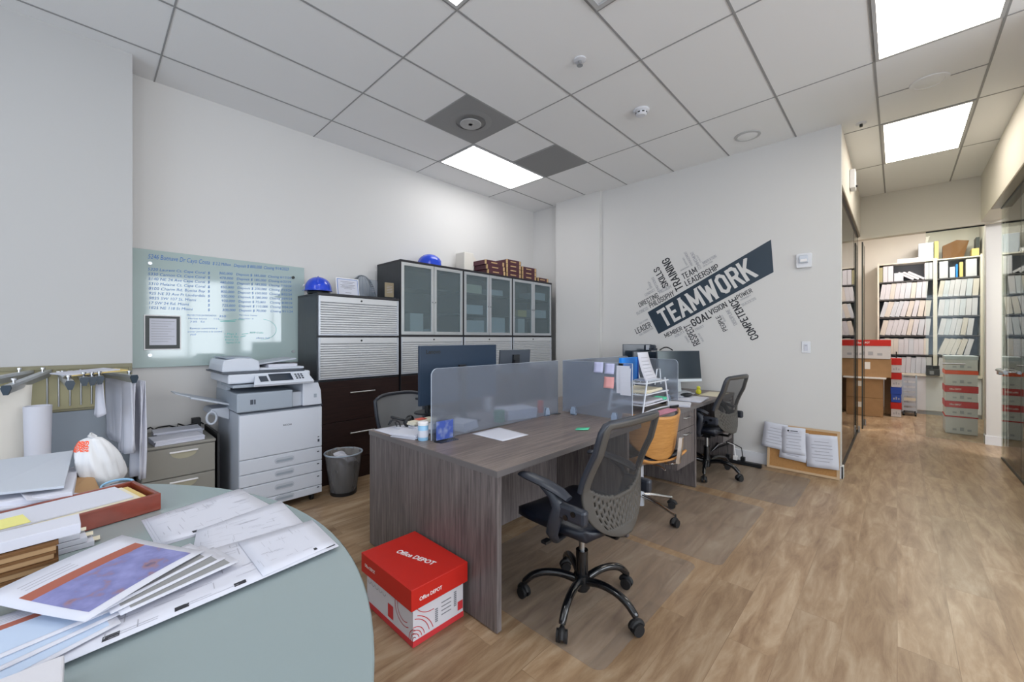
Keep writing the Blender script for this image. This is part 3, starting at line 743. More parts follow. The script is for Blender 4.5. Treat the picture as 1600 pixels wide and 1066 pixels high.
def tambour(t, x0, x1, z0, z1):
    m = MB(); w = 0.016
    for b in ((x0+0.01, x0+0.01+w, z0, z1), (x1-0.01-w, x1-0.01, z0, z1), (x0+0.01+w, x1-0.01-w, z0, z0+0.012)):
        m.box(b[0], b[1], CY0-0.004, CY0+0.018, b[2], b[3])
    o = m.build('shutter_frame', 'silver_paint', t, bevel=0.001)
    m = MB(); m.box(x0+0.026, x1-0.026, CY0+0.001, CY0+0.018, z1-0.055, z1); r = m.build('shutter_rail', 'slat', t, bevel=0.002)
    m = MB(); m.cyl(((x0+x1)/2, CY0-0.004, z1-0.028), ((x0+x1)/2, CY0+0.002, z1-0.028), 0.009, 14); m.build('lock', 'frame_dark', r, smooth=40)
    # ribbed curtain: one continuous saw-tooth sheet
    m = MB(); n = int((z1-0.06-z0-0.012)/0.0212)
    pr = []
    for k in range(n+1):
        z = z0+0.012 + (z1-0.06-z0-0.012)*k/n
        pr += [(CY0+0.014, z), (CY0+0.002, z+0.005), (CY0+0.003, z+0.0165)]
    pr = [(y, min(z, z1-0.055)) for y, z in pr]
    vs = [[m.bm.verts.new((x, y, z)) for y, z in pr] for x in (x0+0.026, x1-0.026)]
    for i in range(len(pr)-1): m.bm.faces.new([vs[0][i], vs[1][i], vs[1][i+1], vs[0][i+1]])
    m.build('shutter', 'slat', t)
def glass_doors(t, x0, x1, z0, z1):
    xm = (x0+x1)/2
    for a, b, kx in ((x0+0.012, xm-0.003, -1), (xm+0.003, x1-0.012, 1)):
        fw = 0.034
        m = MB()
        for bb in ((a, a+fw, z0, z1), (b-fw, b, z0, z1), (a+fw, b-fw, z0, z0+fw), (a+fw, b-fw, z1-fw, z1)):
            m.box(bb[0], bb[1], CY0-0.003, CY0+0.018, bb[2], bb[3])
        d = m.build('door', 'alu', t, bevel=0.0015)
        m = MB(); m.box(a+fw, b-fw, CY0+0.006, CY0+0.011, z0+fw, z1-fw); m.build('pane', 'cabinet_glass', d)
        hx = b-0.016 if kx < 0 else a+0.016
        m = MB(); m.cyl((hx, CY0-0.003, (z0+z1)/2-0.02), (hx, CY0-0.02, (z0+z1)/2-0.02), 0.008, 10); m.build('knob', 'steel', d, smooth=40)
def hollow_top(t, x0, x1, z0, top):
    m = MB()
    m.box(x0, x0+0.02, CY0, CY1, z0, top-0.022); m.box(x1-0.02, x1, CY0, CY1, z0, top-0.022)
    m.box(x0+0.02, x1-0.02, CY1-0.012, CY1, z0, top-0.022); m.box(x0+0.02, x1-0.02, CY0+0.02, CY1-0.012, z0, z0+0.018)
    m.build('upper_case', 'wenge_side_daylit', t)
    m = MB(); m.box(x0+0.02, x1-0.02, CY0+0.05, CY1-0.012, z0+0.26, z0+0.278); m.build('shelf', 'wenge_side_daylit', t)
    m = MB(); m.box(x0+0.02, x1-0.02, CY0+0.05, CY1-0.012, z0+0.52, z0+0.538); m.build('shelf', 'wenge_side_daylit', t)
    m = MB(); m.box(x0, x1, CY0-0.003, CY1+0.004, top-0.022, top); m.build('top_board', 'dark_edge', t, bevel=0.002)
t = thing('shutter_cabinet', 'low dark cabinet with two grey roller shutters above dark drawers, beside the copier', 'cabinet', (1.85, 3.94, 0))
cab_body(t, 1.436, 2.262, 1.737); drawers(t, 1.436, 2.262); tambour(t, 1.436, 2.262, 0.955, 1.335); tambour(t, 1.436, 2.262, 1.355, 1.712)
m = MB(); m.box(1.44, 2.258, CY0+0.001, CY0+0.02, 1.336, 1.354); m.build('divider', 'dark_edge', t)
CX = [2.272, 3.125, 3.980, 4.840]
labs = ['tall cabinet with two frosted glass doors, the one touching the low shutter cabinet',
        'middle one of the three tall cabinets with frosted glass doors',
        'tall cabinet with frosted glass doors, the last one in the corner of the room']
for i in range(3):
    x0, x1 = CX[i]+0.001, CX[i+1]-0.001
    t = thing('glass_door_cabinet', labs[i], 'cabinet', ((x0+x1)/2, 3.94, 0))
    m = MB(); m.box(x0, x1, CY0+0.02, CY1, 0.0, 1.345); m.build('body', 'wenge_side_daylit', t)
    m = MB(); m.box(x0+0.001, x0+0.009, CY0-0.002, CY0+0.02, 0.0, 2.12); m.box(x1-0.009, x1-0.001, CY0-0.002, CY0+0.02, 0.0, 2.12); m.box(x0+0.009, x1-0.009, CY0-0.001, CY0+0.02, 1.345, 1.365); m.build('edge_trim', 'dark_edge', t)
    drawers(t, x0, x1); tambour(t, x0, x1, 0.955, 1.343)
    hollow_top(t, x0, x1, 1.346, 2.150); glass_doors(t, x0, x1, 1.367, 2.125)
# things standing inside the tall cabinets, seen through the glass
def inside(name, lb, cat, x0, x1, z0, z1, mat, y0=3.75, y1=4.05, grp=None):
    o = bx(name, mat, (x0, x1, y0, y1, z0, z1), None, bevel=0.004); tag(o, lb, cat, grp); return o
inside('document_box', 'pale upright box behind the left glass door of the cabinet next to the shutter cabinet', 'box', 2.43, 2.60, 1.365, 1.60, 'box_white')
inside('document_box', 'small dark box low in the cabinet next to the shutter cabinet', 'box', 2.62, 2.70, 1.366, 1.43, 'copier_grey', 3.75, 3.81)
inside('paper_pile', 'cream pile on the top shelf of the middle glass cabinet', 'papers', 3.20, 3.48, 1.885, 1.99, 'paper_cream')
inside('paper_pile', 'white pile on the middle shelf of the middle glass cabinet', 'papers', 3.20, 3.50, 1.625, 1.74, 'paper')
inside('paper_pile', 'white pile low in the middle glass cabinet', 'papers', 3.22, 3.52, 1.366, 1.55, 'paper')
inside('paper_pile', 'white pile behind the right door of the middle glass cabinet', 'papers', 3.60, 3.86, 1.885, 1.96, 'paper')
inside('paper_pile', 'white upright pile low behind the right door of the middle glass cabinet', 'papers', 3.60, 3.90, 1.366, 1.60, 'paper')
inside('paper_pile', 'white pile on the top shelf of the corner glass cabinet', 'papers', 4.50, 4.76, 1.885, 1.99, 'paper')
inside('hard_hat', 'yellow rounded thing behind the glass of the corner cabinet', 'hat', 4.16, 4.34, 1.626, 1.72, 'manila')
inside('document_box', 'pale upright box low in the corner glass cabinet', 'box', 4.16, 4.30, 1.366, 1.60, 'box_white')
inside('paper_pile', 'white pile on the middle shelf behind the right door of the corner cabinet', 'papers', 4.45, 4.78, 1.626, 1.74, 'paper')

# ---- things on top of the cabinets
def helmet(loc, rotz, label):
    t = thing('hard_hat', label, 'hard hat', loc, rotz)
    m = MB()
    pr = []
    for k in range(11):
        a = PI/2*k/10; pr.append((0.115*math.cos(a)**0.85 if k < 10 else 1e-4, 0.045+0.115*math.sin(a)))
    pr = [(0.118, 0.028)] + pr
    m.lathe(pr, 36, Matrix.Diagonal((1.18, 1, 1, 1)))
    m.build('shell', 'helmet_blue', t, smooth=60, local=True)
    m = MB()
    m.grid(lambda u, v: ((0.135+0.075*v)*math.cos((u-0.5)*1.9), (0.113+0.04*v)*math.sin((u-0.5)*1.9), 0.034-0.014*v), 16, 4)
    m.build('brim', 'helmet_blue', t, smooth=60, local=True, solid=0.004)
    for yy in (-0.03, 0, 0.03):
        pass
    m = MB(); m.tube([(0.137*math.cos(a), 0, 0.045+0.119*math.sin(a)) for a in [0.25+2.6*k/16 for k in range(17)]], 0.006, 8); m.build('ridge', 'helmet_blue', t, smooth=60, local=True)
    m = MB(); m.tube([(0.10*math.cos(2*PI*k/24), 0.085*math.sin(2*PI*k/24), 0.014) for k in range(24)], 0.013, 6, closed=True); m.build('headband', 'black_plastic', t, smooth=60, local=True)
    m = MB(); m.cyl((0.035,-0.116,0.075),(0.035,-0.122,0.078),0.014,12); m.build('emblem', 'ink_white', t, smooth=40, local=True)
    return t
h = helmet((1.51, 3.86, 1.737), -2.0, 'blue hard hat on the low shutter cabinet beside the certificate')
helmet((2.83, 3.95, 2.150), 2.6, 'blue hard hat on top of the first tall glass-door cabinet')
def tilt(loc, rx, rz): 
    m = Matrix.Rotation(rz, 4, 'Z') @ Matrix.Rotation(rx, 4, 'X'); m.translation = loc; return m
t = thing('certificate_frame', 'white framed certificate leaning on top of the low shutter cabinet', 'certificate', (1.80, 3.88, 1.737))
T = tilt((1.80, 3.86, 1.738), -0.17, 0.0)
m = MB(); m.box(-0.115, 0.115, 0.0, 0.012, 0, 0.185, T); m.build('frame', 'ink_white', t, bevel=0.002)
m = MB(); m.box(-0.105, 0.105, -0.001, 0.0, 0.01, 0.175, T); m.build('blue_border', 'ink_blue', t)
m = MB(); m.box(-0.099, 0.099, -0.002, -0.001, 0.016, 0.169, T); m.build('sheet', 'paper', t)
m = MB()
for k, (w, z) in enumerate(((0.07, 0.145), (0.05, 0.13), (0.075, 0.112), (0.06, 0.10), (0.075, 0.088), (0.04, 0.075), (0.03, 0.035))): m.box(-w, w, -0.0028, -0.002, z, z+0.004, T)
m.build('printed_lines', 'ink_grey', t)
def plaque(x, w, h, matb, lb, y=3.78):
    t = thing('award_plaque', lb, 'award', (x, y, 1.737))
    m = MB(); m.box(x-w/2-0.008, x+w/2+0.008, y-0.03, y+0.03, 1.737, 1.752); m.build('foot', 'acrylic', t, bevel=0.002)
    m = MB(); m.box(x-w/2, x+w/2, y-0.008, y+0.008, 1.752, 1.752+h); m.build('slab', matb, t, bevel=0.003)
    m = MB(); 
    for k in range(5): m.box(x-w*0.32, x+w*0.32, y-0.0095, y-0.008, 1.752+h*(0.3+0.11*k), 1.752+h*(0.3+0.11*k)+0.003)
    m.build('engraving', 'ink_soft', t)
plaque(2.185, 0.10, 0.15, 'plaque_gold', 'small bronze award plaque standing at the right end of the low cabinet', 3.76)
plaque(2.03, 0.085, 0.165, 'acrylic', 'clear rectangular acrylic award between the dome award and the bronze plaque', 3.80)
t = thing('dome_award', 'clear faceted dome award behind the acrylic plaque on the low cabinet', 'award', (2.04, 4.0, 1.737))
m = MB()
for k in range(9):
    a = PI*k/8; m.tube([(2.02+0.15*math.sin(b)*math.cos(a), 4.02+0.10*math.sin(b)*math.sin(a), 1.742+0.25*math.cos(b)) for b in [PI/2*j/10 for j in range(11)]], 0.002, 5)
m.build('ribs', 'silver_paint', t)
m = MB(); m.lathe([(0.15, 0), (0.148, 0.05), (0.13, 0.13), (0.09, 0.2), (0.04, 0.24), (0.001, 0.25)], 14, Matrix.Translation((2.02, 4.02, 1.739)) @ Matrix.Diagonal((1, 0.66, 1, 1))); m.build('dome', 'acrylic', t)

# grey bookend box and burgundy volumes
t = thing('wall_clock', 'pale grey flat box standing on edge behind the burgundy volumes', 'box', (3.42, 4.0, 2.15))
t.name = 'flat_box'
bx('case', 'wall_cream', (3.36, 3.52, 3.95, 4.12, 2.15, 2.43), t, bevel=0.006)
m = MB(); m.prism([(3.535, 2.15)] + [(3.535+0.13*math.sin(a), 2.15+0.26*math.cos(a)) for a in [PI/2*k/8 for k in range(9)]], 0, 0.12, Matrix(((1,0,0,0),(0,0,-1,4.12),(0,1,0,0),(0,0,0,1)))); m.build('round_backed_case', 'wall_cream', t, bevel=0.003)
vol_n = [0]
def volume(x0, x1, z0, y0, lb, h=0.058, top=False):
    t = thing('burgundy_volume', lb, 'book', ((x0+x1)/2, y0+0.12, z0))
    m = MB(); m.box(x0, x1, y0, y0+0.24, z0, z0+h); m.build('cover', 'burgundy', t, bevel=0.003)
    m = MB(); m.box(x0-0.0015, x0+0.012, y0-0.0015, y0+0.02, z0+0.002, z0+h-0.002); m.box(x1-0.04, x1-0.01, y0-0.0015, y0+0.02, z0+0.004, z0+h-0.004); m.build('gold_band', 'gold_band', t)
    m = MB(); xc = (x0+x1)/2-0.02; m.box(xc-0.055, xc+0.055, y0-0.0015, y0, z0+h*0.4, z0+h*0.62); m.build('spine_title', 'gold_band', t)
z = 2.151
for k, (dz, pos) in enumerate(((0, 'bottom'), (1, 'middle'), (2, 'top'))):
    volume(3.56-0.02*k, 3.88-0.01*k, z+0.0585*k, 3.72, 'burgundy book with gold bands, %s of the left pile on the tall cabinets' % pos)
for k, pos in enumerate(('bottom', 'second', 'third', 'top')):
    volume(3.91, 4.19, z+0.0585*k, 3.72, 'burgundy book with gold bands, %s of the highest pile on the tall cabinets' % pos)
for k, pos in enumerate(('bottom', 'middle', 'top')):
    volume(4.22, 4.52, z+0.0585*k, 3.72, 'burgundy book with gold bands, %s of the pile next to the single book' % pos)
volume(4.56, 4.80, z, 3.72, 'single burgundy book at the corner end of the tall cabinets')
volume(3.78, 3.95, z+0.0585*4, 3.90, 'burgundy book lying far back across the piles', 0.04) if False else None
t = thing('glass_dome', 'pale see-through packet behind the single burgundy book', 'packet', (4.68, 4.0, 2.151))
m = MB(); m.ball((4.66, 4.07, 2.212), 0.09, 10, (1.6, 0.8, 0.6)); m.build('film', 'film_white', t, smooth=60)

# ============================================================ COPIER
t = thing('photocopier', 'large light grey office photocopier with four paper drawers', 'photocopier', (1.07, 3.75, 0))
x0, x1, y0, y1 = 0.775, 1.368, 3.415, 4.07
m = MB(); m.box(x0, x1, y0+0.018, y1, 0.055, 0.775); m.build('body', 'copier_shade', t, bevel=0.006)
m = MB(); m.box(x0+0.002, x1-0.002, y0, y0+0.018, 0.437, 0.765); f = m.build('front_door', 'copier_white', t, bevel=0.006)
m = MB(); put_text(m, 'RICOH', (1.07, y0-0.0008, 0.648), (1.13, y0-0.0008, 0.648), (1.07, y0-0.0008, 0.660), off=0.02); m.build('lettering', 'copier_dark', f)
m = MB(); m.box(1.33, 1.345, y0-0.001, y0, 0.478, 0.50); m.box(1.33, 1.343, y0-0.001, y0, 0.515, 0.523); m.build('marks', 'copier_dark', f)
zz = [(0.335, 0.433), (0.225, 0.331), (0.112, 0.221), (0.06, 0.108)]
zz = [(0.328, 0.433), (0.236, 0.324), (0.122, 0.232), (0.058, 0.118)]
for k, (a, b) in enumerate(zz):
    m = MB(); m.box(x0+0.002, x1-0.002, y0+0.001, y0+0.018, a, b); d = m.build('paper_drawer', 'copier_white', t, bevel=0.005)
    zc = (a+b)/2+0.006; hh = min(0.022, (b-a)/2-0.008)
    TT = Matrix(((1,0,0,0),(0,0,-1,y0+0.002),(0,1,0,0),(0,0,0,1)))
    m = MB(); m.prism(rrect(1.01, 1.15, zc-hh, zc+hh, hh*0.98, 6), 0.0, 0.003, TT); h_ = m.build('handle', 'copier_shade', d, bevel=0.0015)
    m = MB(); m.prism(rrect(1.02, 1.14, zc-hh*0.55, zc+hh*0.25, hh*0.38, 5), 0.003, 0.0036, TT); m.build('handle_recess', 'copier_grey', d)
    m = MB(); m.box(1.325, 1.343, y0-0.0002, y0+0.001, zc+0.008, zc+0.016); m.build('size_mark', 'copier_dark', d)
m = MB(); m.box(x0, x1, y0-0.004, y1, 0.775, 0.783); m.build('seam', 'copier_dark', t)
# paper exit bay and finisher
m = MB(); m.box(x0-0.015, 1.14, y0-0.004, y1, 0.785, 0.925); m.build('exit_unit', 'copier_grey', t, bevel=0.01)
m = MB(); m.box(1.14, 1.215, y0+0.03, y1, 0.785, 0.90); m.build('exit_floor', 'copier_shade', t, bevel=0.005)
m = MB(); m.prism([(1.215, 0.785), (1.365, 0.785), (1.358, 0.90), (1.335, 0.968), (1.215, 0.968)], 0, y1-y0, Matrix(((1,0,0,0),(0,0,-1,y1),(0,1,0,0),(0,0,0,1)))); m.build('toner_tower', 'copier_white', t, bevel=0.006)
m = MB(); m.box(1.215, 1.34, y0, y1, 0.968, 0.976); m.build('tower_trim', 'copier_dark', t)
m = MB(); m.box(1.30, 1.322, y0-0.001, y0+0.001, 0.845, 0.875); m.build('button_mark', 'copier_grey', t)
m = MB(); m.box(x0+0.07, x0+0.09, y0-0.005, y0-0.004, 0.84, 0.875); m.box(x0+0.095, x0+0.105, y0-0.005, y0-0.004, 0.84, 0.875); m.build('vent_mark', 'copier_dark', t)
m = MB(); m.box(x0-0.01, x0+0.02, 3.75, y1, 0.785, 1.03); m.box(x0+0.02, 1.30, y1-0.1, y1, 0.92, 1.03); m.build('rear_column', 'copier_shade', t, bevel=0.006)
m = MB(); m.box(0.74, 0.99, y0+0.02, y0+0.38, 0.965, 0.985); m.build('upper_tray', 'copier_grey', t, bevel=0.004)
# scanner head, control panel, document feeder
m = MB(); m.box(0.72, 1.295, y0+0.06, y1, 0.992, 1.065); m.build('scanner_unit', 'copier_white', t, bevel=0.012)
m = MB(); m.box(0.69, 1.25, y0+0.06, y1+0.0, 1.065, 1.075); m.build('platen_seam', 'copier_dark', t)
T = Matrix.Translation((1.07, y0+0.05, 1.03)) @ Matrix.Rotation(0.55, 4, 'X')
m = MB(); m.prism([(-0.21,-0.10),(0.22,-0.10),(0.20,0.05),(-0.17,0.05)], -0.012, 0.012, T); cp = m.build('control_panel', 'copier_white', t, bevel=0.005)
m = MB(); m.box(-0.09, 0.07, -0.07, 0.02, 0.012, 0.014, T); m.build('screen', 'screen_off', cp)
m = MB()
for i in range(3):
    for j in range(3): m.box(0.095+0.022*i, 0.108+0.022*i, -0.06+0.025*j, -0.045+0.025*j, 0.012, 0.015, T)
m.box(-0.16, -0.105, -0.07, 0.0, 0.012, 0.0135, T)
m.build('keys', 'copier_dark', cp)
m = MB(); pts = [(0.70, 1.076)] + [(0.70+0.02*(1-math.cos(a))+0.0, 1.076+0.09*math.sin(a)) for a in [PI/2*k/5 for k in range(1, 6)]] + [(0.80, 1.178), (0.90, 1.172), (0.945, 1.15), (0.95, 1.076)]
m.prism(list(reversed(pts)), 0, 0.46, Matrix(((1,0,0,0),(0,0,-1,y1-0.05),(0,1,0,0),(0,0,0,1)))); df = m.build('feeder', 'copier_white', t, bevel=0.008)
m = MB(); m.box(0.73, 0.90, 3.60, 4.0, 1.174, 1.184); m.build('feeder_lid', 'copier_grey', df, bevel=0.005)
T = Matrix.Translation((0.95, 3.80, 1.115)) @ Matrix.Rotation(-0.12, 4, 'Y')
m = MB(); m.box(0, 0.30, -0.15, 0.17, 0, 0.012, T); m.build('input_tray', 'copier_shade', t, bevel=0.004)
m = MB(); m.box(0.95, 1.28, 3.57, 3.98, 1.077, 1.095); m.build('platen_cover', 'copier_white', t, bevel=0.006)
o = bx('paper_stack', 'paper', (1.02, 1.235, 3.60, 3.90, 1.0955, 1.118), None, bevel=0.001); tag(o, 'white paper stack lying on the copier lid', 'papers')
# left output shelf
T = Matrix.Translation((0.775, 3.78, 0.815)) @ Matrix.Rotation(0.30, 4, 'Y')
m = MB(); m.box(-0.26, 0, -0.15, 0.15, 0, 0.014, T); m.build('side_tray', 'copier_shade', t, bevel=0.004)
T = Matrix.Translation((0.545, 3.78, 0.892)) @ Matrix.Rotation(0.36, 4, 'Y')
m = MB(); m.box(-0.11, 0.03, -0.10, 0.10, 0, 0.008, T); m.build('tray_extension', 'copier_shade', t, bevel=0.003)
m = MB(); m.prism([(0.64,0.765),(0.775,0.70),(0.775,0.80),(0.66,0.80)], 0, 0.24, Matrix(((1,0,0,0),(0,0,-1,3.92),(0,1,0,0),(0,0,0,1)))); m.build('bypass_unit', 'copier_shade', t, bevel=0.008)
m = MB(); m.tube([(0.655+0.03*math.cos(a), 3.66, 0.735+0.045*math.sin(a)) for a in [2*PI*k/20 for k in range(20)]], 0.008, 8, closed=True); m.build('cord_loop', 'copier_shade', t, smooth=60)
for x, y in ((0.84, 3.47), (1.30, 3.47), (0.84, 4.0), (1.30, 4.0)):
    m = MB(); m.cyl((x-0.012, y, 0.026), (x+0.012, y, 0.026), 0.026, 16); m.box(x-0.02, x+0.02, y-0.02, y+0.02, 0.045, 0.056); m.build('castor', 'rubber', t, smooth=40)

# ============================================================ WIRE BIN
def bin_():
    c = (1.55, 3.42)
    t = thing('waste_bin', 'round wire mesh waste bin with a clear liner and white paper', 'waste bin', (c[0], c[1], 0))
    T = Matrix.Translation((c[0], c[1], 0))
    m = MB(); m.lathe([(0.105, 0.012), (0.15, 0.345)], 36, T, cap=False); m.build('mesh_wall', 'bin_mesh', t, smooth=60)
    m = MB(); m.lathe([(0.107, 0.0), (0.110, 0.03), (0.106, 0.03), (0.10, 0.008), (0.001, 0.008)], 36, T); m.build('base', 'black_plastic', t, smooth=40)
    m = MB(); m.tube([(c[0]+0.152*math.cos(2*PI*k/36), c[1]+0.152*math.sin(2*PI*k/36), 0.347) for k in range(36)], 0.007, 8, closed=True); m.build('rim', 'copier_grey', t, smooth=60)
    m = MB()
    rnd = random.Random(3); N = 40
    def f(u, v):
        a = 2*PI*u; r = 0.098+0.045*v + 0.006*math.sin(7*a+9*v)+0.004*math.sin(13*a)
        return (c[0]+r*math.cos(a), c[1]+r*math.sin(a), 0.02+0.335*v+(0.006*math.sin(5*a) if v > 0.9 else 0))
    m.grid(f, N, 10); m.build('liner', veil('liner_film', '#b9b4ae', 0.45, 0.25), t, smooth=60)
    t2 = thing('crumpled_paper', 'white folded paper poking out of the wire bin', 'paper', (c[0], c[1], 0.2))
    T = Matrix.Translation((c[0]+0.02, c[1]-0.01, 0.29)) @ Euler((0.5, 0.3, 0.6)).to_matrix().to_4x4()
    m = MB(); m.grid(lambda u, v: T @ Vector((0.2*(u-0.5), 0.16*(v-0.5), 0.03*math.sin(3*u)+0.012*math.sin(6*v))), 8, 8); m.build('sheet', 'paper', t2, solid=0.002)
    T = Matrix.Translation((c[0]-0.03, c[1]-0.05, 0.24)) @ Euler((1.1, 0.1, 0.2)).to_matrix().to_4x4()
    m = MB(); m.grid(lambda u, v: T @ Vector((0.09*(u-0.5), 0.16*(v-0.5), 0.02*math.sin(4*v))), 6, 8); m.build('sheet', 'paper', t2, solid=0.002)
bin_()

# ============================================================ FILE CABINET behind the table
t = thing('file_cabinet', 'low warm grey file cabinet with arched silver pulls, left of the copier', 'file cabinet', (0.48, 3.8, 0))
a0, a1, b0, b1 = 0.26, 0.668, 3.60, 4.19
m = MB(); m.box(a0, a1, b0+0.018, b1, 0, 0.575); m.build('body', 'cab_grey', t, bevel=0.003)
m = MB(); m.box(a0-0.002, a1+0.002, b0-0.004, b1, 0.575, 0.592); m.build('top', 'cab_grey', t, bevel=0.003)
for z0, z1 in ((0.365, 0.566), (0.155, 0.358), (0.02, 0.148)):
    m = MB(); m.box(a0+0.003, a1-0.003, b0, b0+0.018, z0, z1); d = m.build('drawer', 'cab_grey', t, bevel=0.003)
    TT = Matrix(((1,0,0,0),(0,0,-1,b0),(0,1,0,0),(0,0,0,1)))
    xc = (a0+a1)/2+0.02; zt = z1-0.035
    m = MB(); m.prism([(xc+0.075*math.cos(a), zt+0.045*math.sin(a)) for a in [PI+PI*k/12 for k in range(13)]], 0.0, 0.003, TT); m.build('pull_recess', 'cab_recess', d)
    m = MB(); m.box(xc-0.08, xc+0.08, b0-0.014, b0, zt, zt+0.01); m.build('pull', 'ink_white', d, bevel=0.003)
m = MB(); m.box(0.685, 0.70, 3.63, 4.1, 0.0, 0.62); o = m.build('folding_board', 'black_plastic'); tag(o, 'thin black panel standing between file cabinet and copier', 'panel')
def pstack(x, y, z, w, d, h, rz, mat, lb, n=4, cat='papers', name='paper_stack'):
    t = thing(name, lb, cat, (x, y, z))
    T = RZ(rz, (x, y, z)); rn = random.Random(int(x*1000+y*77))
    for k in range(n):
        dx, dy, a = rn.uniform(-.008, .008), rn.uniform(-.008, .008), rn.uniform(-.05, .05)
        m = MB(); m.box(-w/2, w/2, -d/2, d/2, h*k/n, h*(k+0.96)/n, T @ RZ(a, (dx, dy, 0))); m.build('sheaf', mat, t)
    return t
pstack(0.46, 3.72, 0.593, 0.28, 0.20, 0.035, 0.06, 'paper', 'white paper pile on the front of the grey file cabinet')
t = pstack(0.49, 3.93, 0.593, 0.28, 0.18, 0.05, 0.0, 'paper', 'curled white papers further back on the grey file cabinet')
t = thing('black_cable', 'tangled black cable and plug on the back of the file cabinet', 'cable', (0.5, 4.08, 0.6))
m = MB(); m.tube([(0.29+0.04*k+0.02*math.sin(k*1.7), 4.09+0.035*math.sin(k*2.3), 0.62+0.025*abs(math.sin(k*1.3))) for k in range(11)], 0.006, 6); m.build('cord', 'black_plastic', t, smooth=60)
m = MB(); m.box(0.60, 0.66, 4.08, 4.14, 0.593, 0.68); m.box(0.265, 0.30, 4.03, 4.07, 0.593, 0.65); m.build('adapter', 'black_plastic', t, bevel=0.006)

# ============================================================ DESKS
D0, D1 = 1.28, 2.452; DZ = 0.735; XS = (1.28, 2.535, 3.80, 4.955)
def desk(x0, x1, lb, left_end, right_end):
    t = thing('workstation_desk', lb, 'desk', ((x0+x1)/2, 1.87, 0))
    m = MB(); m.box(x0+0.001, x1-0.001, D0, D1, DZ-0.03, DZ); m.build('desktop', 'laminate_h', t, bevel=0.0015)
    m = MB(); m.box(x0+0.001, x1-0.001, D0-0.0015, D0, DZ-0.029, DZ-0.001)
    if left_end: m.box(x0-0.0005, x0+0.001, D0-0.0015, D1, DZ-0.029, DZ-0.001)
    m.build('edge_band', 'edge_band', t)
    if left_end:
        m = MB(); m.box(x0+0.003, x0+0.033, D0+0.004, D1-0.004, 0.006, DZ-0.03); m.build('end_panel', 'laminate_v', t, bevel=0.001)
    m = MB(); m.box(x1-0.032, x1-0.002, D0+0.004, D1-0.004, 0.006, DZ-0.03); m.build('end_panel', 'laminate_v', t, bevel=0.001)
    m = MB(); m.box(x0+0.034 if left_end else x0, x1-0.033, 1.86, 1.88, 0.09 if not left_end else 0.10, DZ-0.031); m.build('modesty_panel', 'laminate_v', t)
    return t
dk1 = desk(XS[0], XS[1], 'grey wood desk nearest the camera with its full end panel showing', True, True)
dk2 = desk(XS[1], XS[2], 'middle grey wood desk carrying the wire tray and blue binder', False, True)
dk3 = desk(XS[2], XS[3], 'far grey wood desk of the row, against the lettered wall', False, True)
for x, y, t in ((1.424, 1.884, dk1), (2.585, 1.93, dk2), (1.5, 2.35, dk1)):
    m = MB(); m.lathe([(0.038, 0), (0.040, 0.002), (0.036, 0.0035), (0.001, 0.0035)], 28, Matrix.Translation((x, y, DZ))); m.build('grommet', 'black_plastic', t, smooth=40)
def pedestal(x0, x1, lb, side=1):
    y0 = D0+0.012 if side > 0 else 2.0
    y1 = y0+0.42
    t = thing('drawer_pedestal', lb, 'drawers', ((x0+x1)/2, y0+0.2, 0.28))
    m = MB(); m.box(x0, x1, y0+0.018, y1, 0.24, 0.70); m.build('body', 'laminate_v', t)
    for z0, z1 in ((0.565, 0.70), (0.243, 0.560)):
        m = MB(); m.box(x0+0.002, x1-0.002, y0, y0+0.018, z0, z1); d = m.build('drawer', 'laminate_v', t, bevel=0.001)
        xc = (x0+x1)/2; zh = z1-0.045
        m = MB(); m.tube([(xc-0.06, y0, zh), (xc-0.055, y0-0.022, zh), (xc+0.055, y0-0.022, zh), (xc+0.06, y0, zh)], 0.006, 8); m.build('handle', 'steel', d, smooth=50)
    m = MB(); m.cyl((x1-0.04, y0-0.004, 0.68), (x1-0.04, y0, 0.68), 0.008, 12); m.build('lock', 'steel', t, smooth=40)
pedestal(3.38, 3.762, 'hanging two-drawer pedestal under the middle desk behind the wooden chair')
pedestal(4.60, 4.918, 'hanging two-drawer pedestal under the far desk beside the wall')

# frosted screens
def screen(pts, T, lb, clips):
    t = thing('desk_screen', lb, 'desk divider', tuple(T.translation))
    m = MB(); m.prism(pts, -0.004, 0.004, T); m.build('panel', 'frosted_screen', t, bevel=0.001)
    m = MB(); n_ = len(pts)
    for k in range(1, n_):
        a, b = pts[k], pts[(k+1) % n_]
        d = Vector((b[0]-a[0], b[1]-a[1])); 
        if d.length < 1e-5: continue
        q = Vector((d.y, -d.x)).normalized()*0.0015
        m.prism([(a[0], a[1]), (a[0]+q.x, a[1]+q.y), (b[0]+q.x, b[1]+q.y), (b[0], b[1])], -0.004, 0.004, T)
    m.build('polished_edge', 'screen_edge', t)
    return t
TXZ = lambda y: Matrix(((1,0,0,0),(0,0,-1,y),(0,1,0,0),(0,0,0,1)))   # local x->X, local y->Z
TYZ = lambda x: Matrix(((0,0,1,x),(1,0,0,0),(0,1,0,0),(0,0,0,1)))   # local x->Y, local y->Z
def rr_one(x0, x1, z0, z1, r, left=True, n=6):
    if left: return [(x0, z0), (x1, z0), (x1, z1)] + [(x0+r+r*math.cos(a), z1-r+r*math.sin(a)) for a in [PI/2+PI/2*k/n for k in range(n+1)]]
    return [(x0, z0), (x1, z0)] + [(x1-r+r*math.cos(a), z1-r+r*math.sin(a)) for a in [PI/2*k/n for k in range(n+1)]] + [(x0, z1)]
Zs, Zt = 0.752, 1.152
screen(rr_one(1.39, 2.60, 0.738, Zt, 0.04, True), TXZ(1.925), 'long frosted glass divider standing along the nearest desk', 0)
screen(rr_one(2.68, 3.78, Zs, Zt, 0.05, False), TXZ(1.925), 'frosted glass divider running behind the middle desk', 0)
